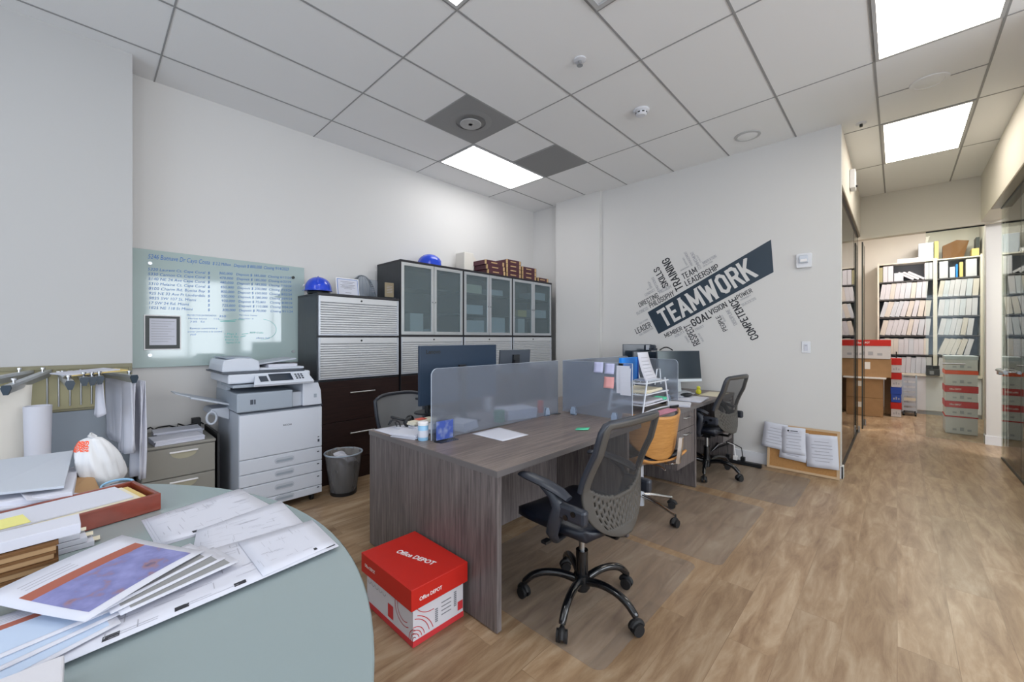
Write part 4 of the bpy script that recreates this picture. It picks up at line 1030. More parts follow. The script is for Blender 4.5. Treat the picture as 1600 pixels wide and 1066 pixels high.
screen([(1.315, Zs), (1.90, Zs), (1.90, Zt), (1.315, Zt)], TYZ(2.64), 'frosted glass cross divider with sticky notes between the first two desks', 0)
screen(rr_one(1.47, 1.90, Zs, 1.13, 0.04, True), TYZ(3.86), 'frosted glass cross divider with a rounded corner between middle and far desk', 0)
def clip(x, y, rz, lb):
    t = thing('screen_clip', lb, 'clip', (x, y, DZ), rz, None)
    m = MB(); m.prism([(-0.022, 0), (0.022, 0), (0.022, 0.035), (0.012, 0.062), (-0.012, 0.062), (-0.022, 0.035)], -0.016, -0.005, Matrix(((1,0,0,0),(0,0,-1,0),(0,1,0,0),(0,0,0,1))))
    m.prism([(-0.022, 0), (0.022, 0), (0.022, 0.035), (0.012, 0.062), (-0.012, 0.062), (-0.022, 0.035)], 0.005, 0.016, Matrix(((1,0,0,0),(0,0,-1,0),(0,1,0,0),(0,0,0,1))))
    m.box(-0.022, 0.022, -0.016, 0.016, 0.0, 0.012)
    m.build('body', 'frosted_clip', t, bevel=0.003, local=True)
clip(1.47, 1.925, 0, 'small milky clip at the camera end of the long divider, in the card holder')
clip(2.46, 1.925, 0, 'small milky clip near the far end of the long divider')
clip(2.64, 1.80, PI/2, 'small milky clip under the cross divider, next to the cable grommet')
clip(2.64, 1.45, PI/2, 'small milky clip at the aisle end of the note-covered cross divider')
clip(3.86, 1.56, PI/2, 'small milky clip under the rounded divider by the far desk')

# office supply box on the floor
t = thing('archive_box', 'red lidded white paper box on the floor against the desk end panel', 'box', (1.09, 1.67, 0))
p = [(0.975, 1.47), (1.262, 1.47), (1.262, 1.905), (0.975, 1.905)]
q0, q1, r0, r1 = 0.978, 1.258, 1.487, 1.895
m = MB(); m.box(q0, q1, r0, r1, 0.002, 0.25); bd = m.build('carton', 'box_white', t, bevel=0.002)
m = MB(); m.box(q0-0.001, q1+0.001, r0-0.001, r1+0.001, 0.002, 0.028); m.build('red_band', 'box_red_soft', bd)
m = MB(); m.box(q0-0.021, q1+0.012, r0-0.019, r1+0.017, 0.172, 0.264); ld = m.build('lid', 'box_red', t, bevel=0.002)
zt = 0.2646
m = MB(); put_text(m, 'Office DEPOT', (1.02, 1.775, zt), (1.02+0.16, 1.775-0.17, zt), (1.02+0.022, 1.775+0.028, zt), off=0.03)
m2 = MB(); put_text(m2, 'Office DEPOT', (1.075, 1.79, zt), (1.135, 1.565, zt), (1.105, 1.795, zt), off=0.03); m.bm.free()
m2.build('lettering', 'ink_white', ld)
m = MB(); put_text(m, 'Office DEPOT', (q0+0.02, r0-0.0198, 0.203), (q0+0.14, r0-0.0198, 0.203), (q0+0.02, r0-0.0198, 0.219), off=0.02); m.build('lettering', 'ink_white', ld)
m = MB(); put_text(m, 'Office DEPOT', (q0-0.0218, r1-0.02, 0.21), (q0-0.0218, r1-0.12, 0.21), (q0-0.0218, r1-0.02, 0.225), off=0.02); m.build('lettering', 'ink_white', ld)
# red swirls, stamps and barcodes on the carton sides
def arcline(m, T, cx, cz, r, a0, a1, w=0.0016, n=12, clipz=(0.03, 0.17), clipx=(0, 9)):
    pts = []
    for k in range(n+1):
        a = a0+(a1-a0)*k/n; pts.append((cx+r*math.cos(a), cz+r*math.sin(a)))
    for (xa, za), (xb, zb) in zip(pts[:-1], pts[1:]):
        if not (clipz[0] < za < clipz[1] and clipz[0] < zb < clipz[1] and clipx[0] < xa < clipx[1] and clipx[0] < xb < clipx[1]): continue
        d = Vector((xb-xa, zb-za, 0)).normalized(); nn = Vector((-d.y, d.x, 0))*w
        A = Vector((xa, za, 0.0)); B = Vector((xb, zb, 0.0)); m.face([T @ (A+nn), T @ (B+nn), T @ (B-nn), T @ (A-nn)])
TF = Matrix(((1,0,0,q0),(0,0,-1,r0-0.0015),(0,1,0,0),(0,0,0,1)))
TS = Matrix(((0,0,-1,q0-0.0015),(-1,0,0,r1),(0,1,0,0),(0,0,0,1)))
sw = 'box_red_soft'
m = MB()
for k in range(3): arcline(m, TF, 0.0, 0.03, 0.03+0.014*k, 0, PI/2)
arcline(m, TF, -0.03, 0.0, 0.14, 0.3, 1.2); arcline(m, TF, -0.02, 0.02, 0.105, 0.2, 1.3); arcline(m, TF, 0.10, 0.22, 0.10, 3.4, 4.8)
m.build('swirls', sw, bd)
m = MB()
for k in range(3): arcline(m, TS, 0.437, 0.03, 0.03+0.014*k, PI/2, PI, clipx=(0, 0.436))
for k in range(2): arcline(m, TS, 0.34, 0.14, 0.055+0.02*k, 2.9, 5.2, clipx=(0, 0.436))
m.build('swirls', sw, bd)
m = MB(); m.box(0.205, 0.25, 0.045, 0.105, 0, 0.001, TS); m.build('red_stamp', sw, bd)
m = MB(); m.box(0.245, 0.275, 0.045, 0.085, 0, 0.001, TF); m.build('red_stamp', sw, bd)
m = MB()
for k in range(7): m.box(0.115, 0.13, 0.055+0.009*k, 0.060+0.009*k, 0, 0.0008, TF)
for k in range(8): m.box(0.222, 0.237, 0.075+0.009*k, 0.080+0.009*k, 0, 0.0008, TF)
for k in range(4): m.box(0.15, 0.205, 0.07+0.018*k, 0.074+0.018*k, 0, 0.0008, TF)
m.build('barcodes', 'ink_grey', bd)
m = MB()
for k in range(5): arcline(m, TS, 0.03+0.035*k, 0.135, 0.014, -PI, 0, 0.0012, 8, (0.0, 0.16))
m.build('arc_pattern', 'ink_grey', bd)
#SECTION3
# ============================================================ CHAIRS
def castor(T, parent, mat='rubber'):
    m = MB(); old = m.T; m.T = T
    for s in (-1, 1): m.cyl((s*0.008, 0, 0.027), (s*0.024, 0, 0.027), 0.027, 16)
    m.tube([(0, 0.027*math.cos(a)-0.004, 0.03+0.027*math.sin(a)) for a in [0.2+PI*0.9*k/8 for k in range(9)]], 0.013, 8)
    m.cyl((0, 0.008, 0.05), (0, 0.008, 0.085), 0.006, 8)
    m.build('castor', mat, parent, smooth=40, local=True)
def star_base(t, a0, R, hub_z, mat, style):
    for k in range(5):
        a = a0 + k*2*PI/5; c, s = math.cos(a), math.sin(a)
        if style == 'tube':
            prof = [(0.02, hub_z), (0.10, hub_z+0.022), (0.18, hub_z+0.022), (R-0.05, hub_z+0.002), (R-0.012, hub_z-0.03), (R-0.002, 0.075)]
            rad = [0.021, 0.019, 0.018, 0.018, 0.017, 0.015]
        else:
            prof = [(0.02, hub_z), (0.12, hub_z-0.012), (R-0.03, hub_z-0.045), (R, hub_z-0.05)]; rad = [0.017, 0.014, 0.011, 0.010]
        # smooth the profile
        P = []
        Q = prof
        for i in range(len(Q)-1):
            for j in range(4):
                u = j/4; p0 = Q[max(i-1,0)]; p1 = Q[i]; p2 = Q[i+1]; p3 = Q[min(i+2,len(Q)-1)]
                f = lambda q0,q1,q2,q3: 0.5*((2*q1)+(-q0+q2)*u+(2*q0-5*q1+4*q2-q3)*u*u+(-q0+3*q1-3*q2+q3)*u**3)
                P.append((f(p0[0],p1[0],p2[0],p3[0]), f(p0[1],p1[1],p2[1],p3[1]), rad[i]+(rad[i+1]-rad[i])*u))
        P.append((Q[-1][0], Q[-1][1], rad[-1]))
        m = MB(); m.tube([(r*c, r*s, z) for r, z, w in P], [w for r, z, w in P], 10)
        leg = m.build('leg', mat, t, smooth=60, local=True)
        castor(RZ(a+0.9*k, (R*c, R*s, 0)), leg)
def mesh_chair(loc, rotz, a0, lb):
    t = thing('mesh_office_chair', lb, 'office chair', loc, rotz)
    star_base(t, a0-rotz, 0.292, 0.118, 'black_gloss', 'tube')
    m = MB(); m.cyl((0,0,0.07), (0,0,0.27), 0.030, 20); m.cyl((0,0,0.085),(0,0,0.15),0.040,20); m.build('gas_cylinder_cover', 'black_gloss', t, smooth=40, local=True)
    m = MB(); m.cyl((0,0,0.27), (0,0,0.38), 0.015, 16); m.build('piston', 'steel', t, smooth=40, local=True)
    m = MB(); m.box(-0.09, 0.09, -0.12, 0.11, 0.39, 0.417); m.box(-0.05, 0.05, -0.06, 0.06, 0.36, 0.39); m.build('tilt_plate', 'black_plastic', t, bevel=0.006, local=True)
    m = MB(); m.tube([(-0.03,0.02,0.385),(-0.16,0.03,0.38),(-0.22,0.035,0.375)],0.006,8); m.box(-0.25,-0.21,0.02,0.05,0.370,0.382); m.build('lever', 'black_plastic', t, smooth=40, local=True)
    # padded seat: waterfall front, thick
    m = MB()
    def sf(u, v, top):
        x = (u-0.5)*2; y = (v-0.5)*2
        ax = math.copysign(abs(x)**0.75, x); ay = math.copysign(abs(y)**0.75, y)
        r = min(1.0, 1/max(1e-6, (abs(x)**5+abs(y)**5)**0.2)) if abs(x)+abs(y) > 0 else 1
        k = max(abs(x), abs(y))
        X = 0.25*x*r; Y = 0.235*y*r+0.025
        if top: Z = 0.500-0.028*k**6 + 0.010*x*x - 0.03*max(0, y-0.4)**2*2 - 0.010*(1-k*k)
        else: Z = 0.418+0.035*k**4
        return (X, Y, Z)
    N = 18
    g1 = [[m.bm.verts.new(sf(i/N, j/N, True)) for j in range(N+1)] for i in range(N+1)]
    g2 = [[m.bm.verts.new(sf(i/N, j/N, False)) for j in range(N+1)] for i in range(N+1)]
    for i in range(N):
        for j in range(N):
            m.bm.faces.new([g1[i][j], g1[i+1][j], g1[i+1][j+1], g1[i][j+1]]); m.bm.faces.new([g2[i][j], g2[i][j+1], g2[i+1][j+1], g2[i+1][j]])
    bd = [(i, 0) for i in range(N)] + [(N, j) for j in range(N)] + [(N-i, N) for i in range(N)] + [(0, N-j) for j in range(N)]
    for k in range(len(bd)):
        a = bd[k]; b = bd[(k+1) % len(bd)]
        m.bm.faces.new([g1[a[0]][a[1]], g2[a[0]][a[1]], g2[b[0]][b[1]], g1[b[0]][b[1]]])
    m.build('seat', 'black_seat', t, smooth=70, local=True)
    # back: one surface, cut into frame+perforated shell and mesh window
    NU, NV = 66, 72
    def bf(u, v):
        s = (u-0.5)*2
        w = 0.245*min(1.0, (1-(1-min(1, v/0.40))**2.3)**0.5 if v < 0.40 else 1.0)
        w = max(w, 0.045); w *= (1-0.05*max(0, v-0.5)*2)
        if v > 0.93: w *= 1-0.10*((v-0.93)/0.07)**2
        z = 0.440+0.530*v + (0.012*(1-s*s) if v > 0.9 else 0)*((v-0.9)/0.1 if v > 0.9 else 0)
        y = -0.240 + 0.030*math.sin(PI*min(1, v/0.75)) - 0.090*max(0, v-0.42)**1.15*1.6 + 0.045*abs(s)**2.2*(w/0.245) - 0.012
        return (w*s, y, z)
    def zone(i, j):
        s = ((i+0.5)/NU-0.5)*2; v = (j+0.5)/NV
        if abs(s) > 0.87 or v > 0.955: return 'shell'
        smile = 0.40 - 0.07*(1-s*s)+0.10*abs(s)**3
        if v < smile:
            if 0.08 < v < smile-0.03 and abs(s) < 0.82 and (j + (2 if (i//3) % 2 else 0)) % 5 in (1, 2, 3) and i % 3 == 1: return 'hole'
            return 'shell'
        return 'mesh'
    m = MB(); m.grid(bf, NU, NV, lambda i, j: zone(i, j) == 'shell')
    m.build('back_frame', 'chair_shell', t, smooth=70, local=True, solid=0.016)
    m = MB(); m.grid(bf, NU, NV, lambda i, j: zone(i, j) == 'mesh')
    m.build('mesh_back', 'mesh_fabric', t, smooth=70, local=True)
    m = MB()
    m.tube([(x, y+0.01, z) for x, y, z in [bf(0.004, 0.42+0.56*k/10) for k in range(11)]] + [(x, y+0.008, z) for x, y, z in [bf(0.03+0.94*k/14, 0.995) for k in range(15)]] + [(x, y+0.01, z) for x, y, z in [bf(0.996, 0.98-0.56*k/10) for k in range(11)]], 0.014, 8)
    m.build('side_rails', 'chair_frame', t, smooth=60, local=True)
    m = MB(); m.tube([(0, -0.05, 0.402), (0, -0.20, 0.402), (0, -0.225, 0.44), (0, -0.225, 0.52)], 0.022, 8, flat=0.5); m.build('back_support', 'black_plastic', t, smooth=60, local=True)
    for s in (-1, 1):
        m = MB()
        m.tube([(s*0.16, -0.02, 0.41), (s*0.245, -0.03, 0.412), (s*0.285, -0.045, 0.46), (s*0.29, -0.07, 0.54), (s*0.285, -0.085, 0.585), (s*0.285, -0.05, 0.635), (s*0.285, 0.01, 0.668)], [0.02, 0.024, 0.028, 0.030, 0.032, 0.026, 0.022], 10, flat=0.6)
        ar = m.build('arm', 'chair_frame', t, smooth=60, local=True)
        m = MB(); m.tube([(s*0.285, -0.14, 0.638), (s*0.287, -0.09, 0.658), (s*0.287, 0.0, 0.674), (s*0.284, 0.09, 0.680), (s*0.275, 0.15, 0.676)], [0.024, 0.034, 0.037, 0.036, 0.026], 12, flat=0.42, up=(0,0,1)); m.build('arm_pad', 'chair_frame', ar, smooth=60, local=True)
        m = MB(); m.box(s*0.275-0.02, s*0.275+0.02, -0.225, -0.07, 0.54, 0.61); m.build('pivot_bracket', 'chair_frame', ar, bevel=0.015, local=True)
        m = MB(); m.cyl((s*0.25, -0.17, 0.585), (s*0.30, -0.17, 0.585), 0.012, 12); m.cyl((s*0.25, -0.13, 0.56), (s*0.30, -0.13, 0.56), 0.012, 12); m.build('bolts', 'black_gloss', ar, smooth=40, local=True)
    return t
mesh_chair((1.73, 1.13, 0.004), -0.05, math.radians(52), 'black mesh office chair nearest the camera, pushed half under the nearest desk')
mesh_chair((4.25, 1.34, 0.004), -0.12, math.radians(49), 'black mesh office chair at the far desk, seen side-on near the lettered wall')

def wood_chair():
    loc = (2.94, 1.40, 0.004); rz = -0.40
    t = thing('plywood_office_chair', 'bent plywood office chair with black padding and chrome base at the middle desk', 'office chair', loc, rz)
    a0 = math.atan2(1.136-1.41, 2.888-2.94)
    star_base(t, a0-rz, 0.285, 0.135, 'chrome', 'blade')
    m = MB(); m.cyl((0,0,0.06), (0,0,0.16), 0.028, 20); m.cyl((0,0,0.16), (0,0,0.36), 0.024, 20); m.build('column', 'silver_paint', t, smooth=40, local=True)
    m = MB(); m.cyl((0,0,0.36), (0,0,0.42), 0.013, 16); m.build('piston', 'chrome', t, smooth=40, local=True)
    def seat(u, v):
        s = (u-0.5)*2; y = 0.21-0.44*v
        w = 0.245*(1-0.10*(1-v)**3-0.15*max(0, v-0.6)**2*4)
        z = 0.425 + 0.055*abs(s)**3.0 - 0.015*math.sin(PI*v) - 0.02*max(0, 0.25-v)*4 + 0.04*max(0, v-0.75)**1.5*6
        return (w*s, y, z)
    m = MB(); m.grid(seat, 16, 16); m.build('seat_shell', 'plywood', t, smooth=60, local=True, solid=0.014)
    m = MB(); m.grid(lambda u, v: tuple(Vector(seat(0.06+0.88*u, 0.04+0.9*v))+Vector((0, 0, 0.022))), 14, 14); m.build('seat_pad', 'black_seat', t, smooth=60, local=True, solid=0.026)
    def back(u, v):
        s = (u-0.5)*2
        w = 0.262*(1-(1-v)**2.6)**0.55 if v < 1 else 0.262
        w = max(w, 0.03)
        z = 0.462+0.315*v + 0.02*s*s*(v)
        y = -0.225 - 0.06*v + 0.17*(w*s/0.262)**2
        return (w*s, y, z)
    m = MB(); m.grid(back, 24, 18); m.build('backrest', 'plywood', t, smooth=60, local=True, solid=0.014)
    m = MB(); m.grid(lambda u, v: tuple(Vector(back(0.05+0.9*u, 0.08+0.86*v))+Vector((0, 0.018, 0))), 20, 14); m.build('back_pad', 'black_seat', t, smooth=60, local=True, solid=0.02)
    for s in (0.0,):
        m = MB(); pts = [(0.10, 0.0, 0.405), (0.12, -0.16, 0.40), (0.125, -0.245, 0.43), (0.125, -0.262, 0.52), (0.125, -0.275, 0.62)]
        m.tube(pts, 0.024, 4, flat=0.35, up=(0, 1, 0.2)); m.build('back_bracket', 'chrome', t, local=True)
        m = MB(); m.box(-0.09, 0.12, -0.09, 0.09, 0.392, 0.404); m.build('seat_plate', 'steel', t, local=True)
    m = MB(); m.tube([(0.0,-0.03,0.39),(0.06,-0.14,0.385),(0.05,-0.2,0.375)],0.005,8); m.build('lever', 'chrome', t, smooth=40, local=True)
wood_chair()
# pale chair on the far side of the desks
def far_chair():
    t = thing('grey_mesh_chair', 'light grey mesh chair with a dark curved rail beyond the nearest desk', 'office chair', (1.86, 2.78, 0.004), PI+0.12)
    star_base(t, 0.3, 0.28, 0.118, 'black_gloss', 'tube')
    m = MB(); m.cyl((0,0,0.07), (0,0,0.40), 0.022, 16); m.build('column', 'black_gloss', t, smooth=40, local=True)
    m = MB(); m.box(-0.23, 0.23, -0.20, 0.24, 0.42, 0.48); m.build('seat', 'grey_fabric', t, bevel=0.03, local=True, seg=4)
    def bf(u, v):
        s = (u-0.5)*2; w = 0.25*(1-0.25*(1-v)**3)
        return (w*s, -0.22-0.05*v+0.07*s*s, 0.50+0.36*v - 0.035*abs(s)**4*v)
    m = MB(); m.grid(bf, 16, 12); m.build('mesh_back', 'grey_mesh_fabric', t, smooth=60, local=True)
    m = MB(); m.tube([bf(0.01, 0.1*k) for k in range(10)] + [bf(0.01+0.98*k/16, 1.0) for k in range(17)] + [bf(0.99, 0.9-0.1*k) for k in range(10)], 0.014, 8); m.build('back_rail', 'chair_frame', t, smooth=60, local=True)
    m = MB(); m.tube([(0, -0.05, 0.42), (0, -0.24, 0.42), (0, -0.25, 0.52)], 0.02, 8, flat=0.5); m.build('back_support', 'black_plastic', t, smooth=60, local=True)
far_chair()

# clear floor mats
for (a, b, c_, d_, lb) in ((1.42, 2.50, 0.84, 1.83, 'clear plastic floor mat under the nearest mesh chair'),
                       (2.57, 3.70, 0.735, 1.75, 'clear plastic floor mat under the plywood chair'),
                       (3.86, 4.77, 0.58, 1.72, 'clear plastic floor mat under the far mesh chair')):
    m = MB(); m.prism(rrect(a, b, c_, d_, 0.05), 0.0005, 0.003); tag(m.build('floor_mat', 'floor_mat'), lb, 'floor mat')

# ============================================================ MONITORS
def monitor(loc, rz, w, h, zc, lb, back='monitor_back', front='screen_off', tilt_=0.0, text=None, chin=0.0, camtop=False):
    """screen faces local -Y; loc at desk height"""
    t = thing('computer_monitor', lb, 'monitor', loc, rz)
    z0 = zc-h/2; T = Matrix.Translation((0, 0, zc)) @ Matrix.Rotation(tilt_, 4, 'X')
    m = MB(); m.box(-w/2, w/2, 0.0, 0.022, -h/2, h/2, T); m.build('housing', back, t, bevel=0.003, local=True)
    m = MB(); m.box(-w/2+0.006, w/2-0.006, -0.002, 0.0, -h/2+0.012+chin, h/2-0.006, T); m.build('screen', front, t, local=True)
    if chin:
        m = MB(); m.box(-w/2, w/2, -0.003, 0.0, -h/2, -h/2+chin, T); m.build('chin', 'silver_paint', t, local=True)
    m = MB(); m.box(-0.03, 0.03, 0.022, 0.04, -0.06, 0.06, T); m.box(-0.025, 0.025, 0.035, 0.05, -zc+0.008, 0.02, T); m.build('stand', 'black_plastic' if not chin else 'silver_paint', t, local=True)
    m = MB(); m.prism(rrect(-0.12, 0.12, -0.06, 0.12, 0.04), 0.0, 0.008); m.build('foot', 'black_plastic' if not chin else 'silver_paint', t, local=True)
    if text:
        m = MB(); put_text(m, text, (w/2-0.05, 0.0226, zc+h/2-0.055), (w/2-0.17, 0.0226, zc+h/2-0.055), (w/2-0.05, 0.0226, zc+h/2-0.028), off=0.03); m.build('lettering', 'black_plastic', t, local=True)
    return t
# near desk, far side: we look at its back, so it faces +Y
monitor((1.885, 2.27, DZ), PI, 0.71, 0.40, 0.345, 'large dark blue monitor seen from behind above the long divider', text='Lenovo')
monitor((2.52, 2.32, DZ), PI-0.25, 0.30, 0.20, 0.40, 'small dark tilted screen above the far end of the long divider', back='monitor_grey', tilt_=-0.1)
monitor((4.15, 2.12, DZ), -PI/2-0.9+PI, 0.30, 0.22, 0.40, 'small grey monitor at the left of the far monitors by the wall', back='monitor_grey') if False else None
monitor((4.56, 1.72, DZ), -0.62, 0.52, 0.34, 0.285, 'dark screen on a silver stand at the far desk, right of the rounded divider', front='screen_off', back='monitor_grey', tilt_=-0.12, chin=0.03)
monitor((4.68, 2.27, DZ), -0.9, 0.34, 0.30, 0.37, 'leftmost small dark monitor in front of the lettered wall', back='monitor_grey', front='screen_off')
monitor((4.62, 2.02, DZ), -0.75, 0.52, 0.31, 0.285, 'wide dark monitor half hidden behind the rounded divider', back='monitor_grey', front='screen_off')
monitor((3.55, 2.35, DZ), PI+0.1, 0.56, 0.36, 0.20, 'dark monitor behind the long pale divider of the middle desk', back='monitor_grey')
t = thing('desk_lamp', 'black curved cable arching over the far monitors', 'cable', (4.64, 1.9, DZ)); t.name = 'arched_cable'
m = MB(); m.tube([(4.60+0.01*k, 1.96-0.015*k, 1.19+0.035*math.sin(PI*k/8)) for k in range(9)], 0.007, 8); m.build('cord', 'black_plastic', t, smooth=60)
t = thing('webcam', 'small dark webcam with a pale side on top of the leftmost far monitor', 'webcam', (4.70, 2.14, 1.19))
m = MB(); m.box(4.70, 4.74, 2.13, 2.17, 1.19, 1.245); m.build('pale_side', 'silver_paint', t, bevel=0.003)
m = MB(); m.cyl((4.70, 2.09, 1.225), (4.75, 2.09, 1.225), 0.028, 14); m.box(4.70, 4.75, 2.05, 2.13, 1.18, 1.21); m.build('head', 'monitor_grey', t, smooth=40)

# ============================================================ DESK ITEMS
def sheet(name, lb, corners, mat, cat='paper', lift=0.0012, parent=None, curl=None, n=8, grp=None):
    p = corners
    f = quad_fn(p)
    m = MB()
    def g(u, v):
        q = f(u, v)
        if curl: q = q + Vector((0, 0, curl(u, v)))
        return q
    m.grid(g, n, n)
    o = m.build(name, mat, parent, solid=lift, smooth=50)
    if parent is None: tag(o, lb, cat, grp)
    return o
z = DZ+0.0015
sheet('paper_sheet', 'single white sheet lying on the nearest desk before the divider', [(1.674,1.895,z),(1.915,1.90,z),(1.896,1.622,z),(1.676,1.627,z)], 'paper')
sheet('sticky_note', 'green sticky note on the nearest desk beside the mesh chair', [(2.20,1.49,z+0.001),(2.25,1.425,z+0.004),(2.33,1.46,z+0.001),(2.27,1.52,z)], 'paper_green', n=2)
z2 = DZ+0.003
t = thing('card_holder', 'clear acrylic card holder with a blue card at the camera end of the divider', 'card holder', (1.44, 1.87, DZ))
m = MB(); m.box(1.395, 1.525, 1.895, 1.915, DZ+0.003, DZ+0.10); m.build('blue_card', 'acrylic', t, bevel=0.001)
def card_mat():
    mm = bpy.data.materials.new('card_print'); mm.use_nodes = True; nt = mm.node_tree; b = nt.nodes['Principled BSDF']
    tc = nt.nodes.new('ShaderNodeTexCoord'); n = nt.nodes.new('ShaderNodeTexNoise'); n.inputs['Scale'].default_value = 16
    r = nt.nodes.new('ShaderNodeValToRGB'); e = r.color_ramp.elements; e[0].color = rgb('#5f78d0'); e[1].color = rgb('#d0d2e6'); e[0].position = 0.42; e[1].position = 0.62
    nt.links.new(tc.outputs['Object'], n.inputs['Vector']); nt.links.new(n.outputs[0], r.inputs[0]); nt.links.new(r.outputs[0], b.inputs['Base Color']); b.inputs['Roughness'].default_value = 0.3
    return mm
m = MB(); m.box(1.40, 1.52, 1.888, 1.892, DZ+0.008, DZ+0.115); m.build('card', card_mat(), t)
m = MB(); m.box(1.395, 1.525, 1.882, 1.885, DZ+0.003, DZ+0.12); m.box(1.395, 1.525, 1.84, 1.89, DZ+0.0005, DZ+0.003); m.build('holder', 'acrylic', t)
t = thing('glass_tumbler', 'small blue and clear plastic jar at the near end of the divider', 'jar', (1.375, 1.985, DZ))
T = Matrix.Translation((1.375, 1.985, DZ))
m = MB(); m.lathe([(0.028, 0.0), (0.030, 0.004), (0.030, 0.085), (0.026, 0.09)], 24, T); m.build('jar', 'tin_blue', t, smooth=40)
m = MB(); m.lathe([(0.031, 0.088), (0.031, 0.105), (0.028, 0.108)], 24, T); m.build('lid', 'ink_white', t, smooth=40)
m = MB(); m.lathe([(0.0305, 0.02), (0.0305, 0.06)], 24, T, cap=False); m.build('label_band', 'paper', t, smooth=40)
# left side paper clutter of the nearest desk
sheet('paper_sheet', 'white sheet at the far left corner of the nearest desk', [(1.30,2.43,z),(1.50,2.46-0.02,z),(1.50,2.20,z),(1.31,2.14,z)], 'paper')
sheet('paper_sheet', 'white sheet overlapping the desk corner sheet, further in', [(1.42,2.40,z+0.003),(1.64,2.43,z+0.003),(1.62,2.17,z+0.003),(1.42,2.15,z+0.003)], 'paper')
pstack(1.37, 2.12, DZ+0.001, 0.14, 0.18, 0.028, 0.35, 'paper', 'white stack of cards at the left rim of the nearest desk', 5, 'papers')
pstack(1.52, 2.15, DZ+0.006, 0.16, 0.20, 0.03, -0.2, 'paper', 'white paper pile left of the divider on the nearest desk', 5)
t = pstack(1.54, 2.24, DZ+0.04, 0.20, 0.07, 0.022, 0.2, 'paper_cream', 'pale flat box on the paper pile left of the divider', 2, 'box', 'flat_box')
t = thing('headset', 'black headset lying with its cable on the left corner of the nearest desk', 'headset', (1.50, 2.40, DZ))
m = MB(); m.tube([(1.49+0.07*math.cos(a), 2.40+0.05*math.sin(a), DZ+0.02+0.05*math.sin(a*0.5)**2) for a in [5.2*k/18 for k in range(19)]], 0.009, 8); m.build('headband', 'black_plastic', t, smooth=60)
m = MB(); m.ball((1.50, 2.34, DZ+0.034), 0.034, 10, (1, 0.7, 0.9)); m.build('ear_cushion', 'black_plastic', t, smooth=60)
m = MB(); m.ball((1.56, 2.41, DZ+0.034), 0.034, 10, (0.8, 1, 0.9)); m.build('ear_cushion', 'black_plastic', t, smooth=60)
m = MB(); m.tube([(1.40+0.03*math.sin(k*0.9), 2.42-0.028*k*0.4, DZ+0.02+0.045*abs(math.sin(k*0.7))) for k in range(14)], 0.004, 6); m.build('cable', 'black_plastic', t, smooth=60)
t = thing('monitor_riser', 'black stand with a round plate and paper on top beside the near divider', 'stand', (1.70, 2.40, DZ))
m = MB(); m.prism([(1.74+0.12*math.cos(2*PI*k/24), 2.43+0.09*math.sin(2*PI*k/24)) for k in range(24)], DZ+0.055, DZ+0.067); m.build('round_plate', 'black_plastic', t, bevel=0.003)
m = MB(); m.cyl((1.69, 2.39, DZ), (1.69, 2.39, DZ+0.16), 0.018, 14); m.cyl((1.69, 2.39, DZ), (1.69, 2.39, DZ+0.01), 0.055, 20); m.build('post', 'black_plastic', t, smooth=40)
m = MB(); m.prism(rrect(1.62, 1.86, 2.30, 2.45, 0.02), DZ+0.16, DZ+0.175); m.build('shelf', 'black_plastic', t, bevel=0.003)
pstack(1.73, 2.38, DZ+0.176, 0.16, 0.12, 0.035, 0.1, 'paper', 'white papers on the black stand beside the near divider', 3)
sheet('sticky_note', 'pink note on the flat box left of the divider', [(1.50,2.27,DZ+0.065),(1.57,2.28,DZ+0.066),(1.57,2.22,DZ+0.065),(1.50,2.21,DZ+0.066)], 'red_item', n=2)
# things blurred behind the long divider
pstack(1.72, 2.06, DZ+0.001, 0.16, 0.16, 0.05, 0.3, 'paper', 'white paper heap blurred behind the long divider, left part', 3)
pstack(2.27, 2.08, DZ+0.001, 0.26, 0.20, 0.07, -0.2, 'paper', 'white paper heap blurred behind the long divider, right part', 3)
m = MB(); m.cyl((2.05, 2.03, DZ+0.001), (2.05, 2.03, DZ+0.08), 0.04, 18); tag(m.build('green_cup', 'green_item', smooth=40), 'dark green cup blurred behind the long divider', 'cup')
m = MB(); m.box(2.50, 2.54, 2.02, 2.05, DZ+0.001, DZ+0.10); tag(m.build('red_marker_box', 'red_item', bevel=0.004), 'small red box blurred behind the far part of the long divider', 'box')
m = MB(); m.cyl((2.31, 2.42, DZ+0.001), (2.31, 2.42, DZ+0.36), 0.03, 18); tag(m.build('paper_tube', 'box_white', smooth=40), 'pale upright tube showing above the long divider', 'tube')

# notes on the cross divider
xq = 2.64-0.0055
def note(y, zc, w, h, mat, lb, n=3, curl=0.012):
    f = lambda u, v: (xq-0.001-curl*(1-v)**2, y+w/2-w*u, zc-h/2+h*v)
    m = MB(); m.grid(f, 3, 5); tag(m.build('sticky_note', mat, solid=0.0006, smooth=50), lb, 'sticky note')
note(1.575, 1.115, 0.075, 0.075, 'paper_lilac', 'left lilac sticky note at the top of the cross divider')
note(1.485, 1.11, 0.075, 0.075, 'paper_lilac', 'right lilac sticky note at the top of the cross divider')
note(1.49, 1.01, 0.08, 0.08, 'paper_pink', 'pink sticky note on the cross divider')
t = thing('clipped_papers', 'white papers held by a black clip at the aisle end of the cross divider', 'papers', (2.62, 1.37, 0.9))
m = MB(); m.grid(lambda u, v: (xq-0.002-0.006*math.sin(PI*v), 1.43-0.10*u, 0.94+0.195*v), 3, 6); m.build('sheet', 'paper', t, solid=0.001)
m = MB(); m.grid(lambda u, v: (xq-0.006-0.006*math.sin(PI*v), 1.40-0.08*u, 0.93+0.19*v), 3, 6); m.build('sheet', 'paper', t, solid=0.001)
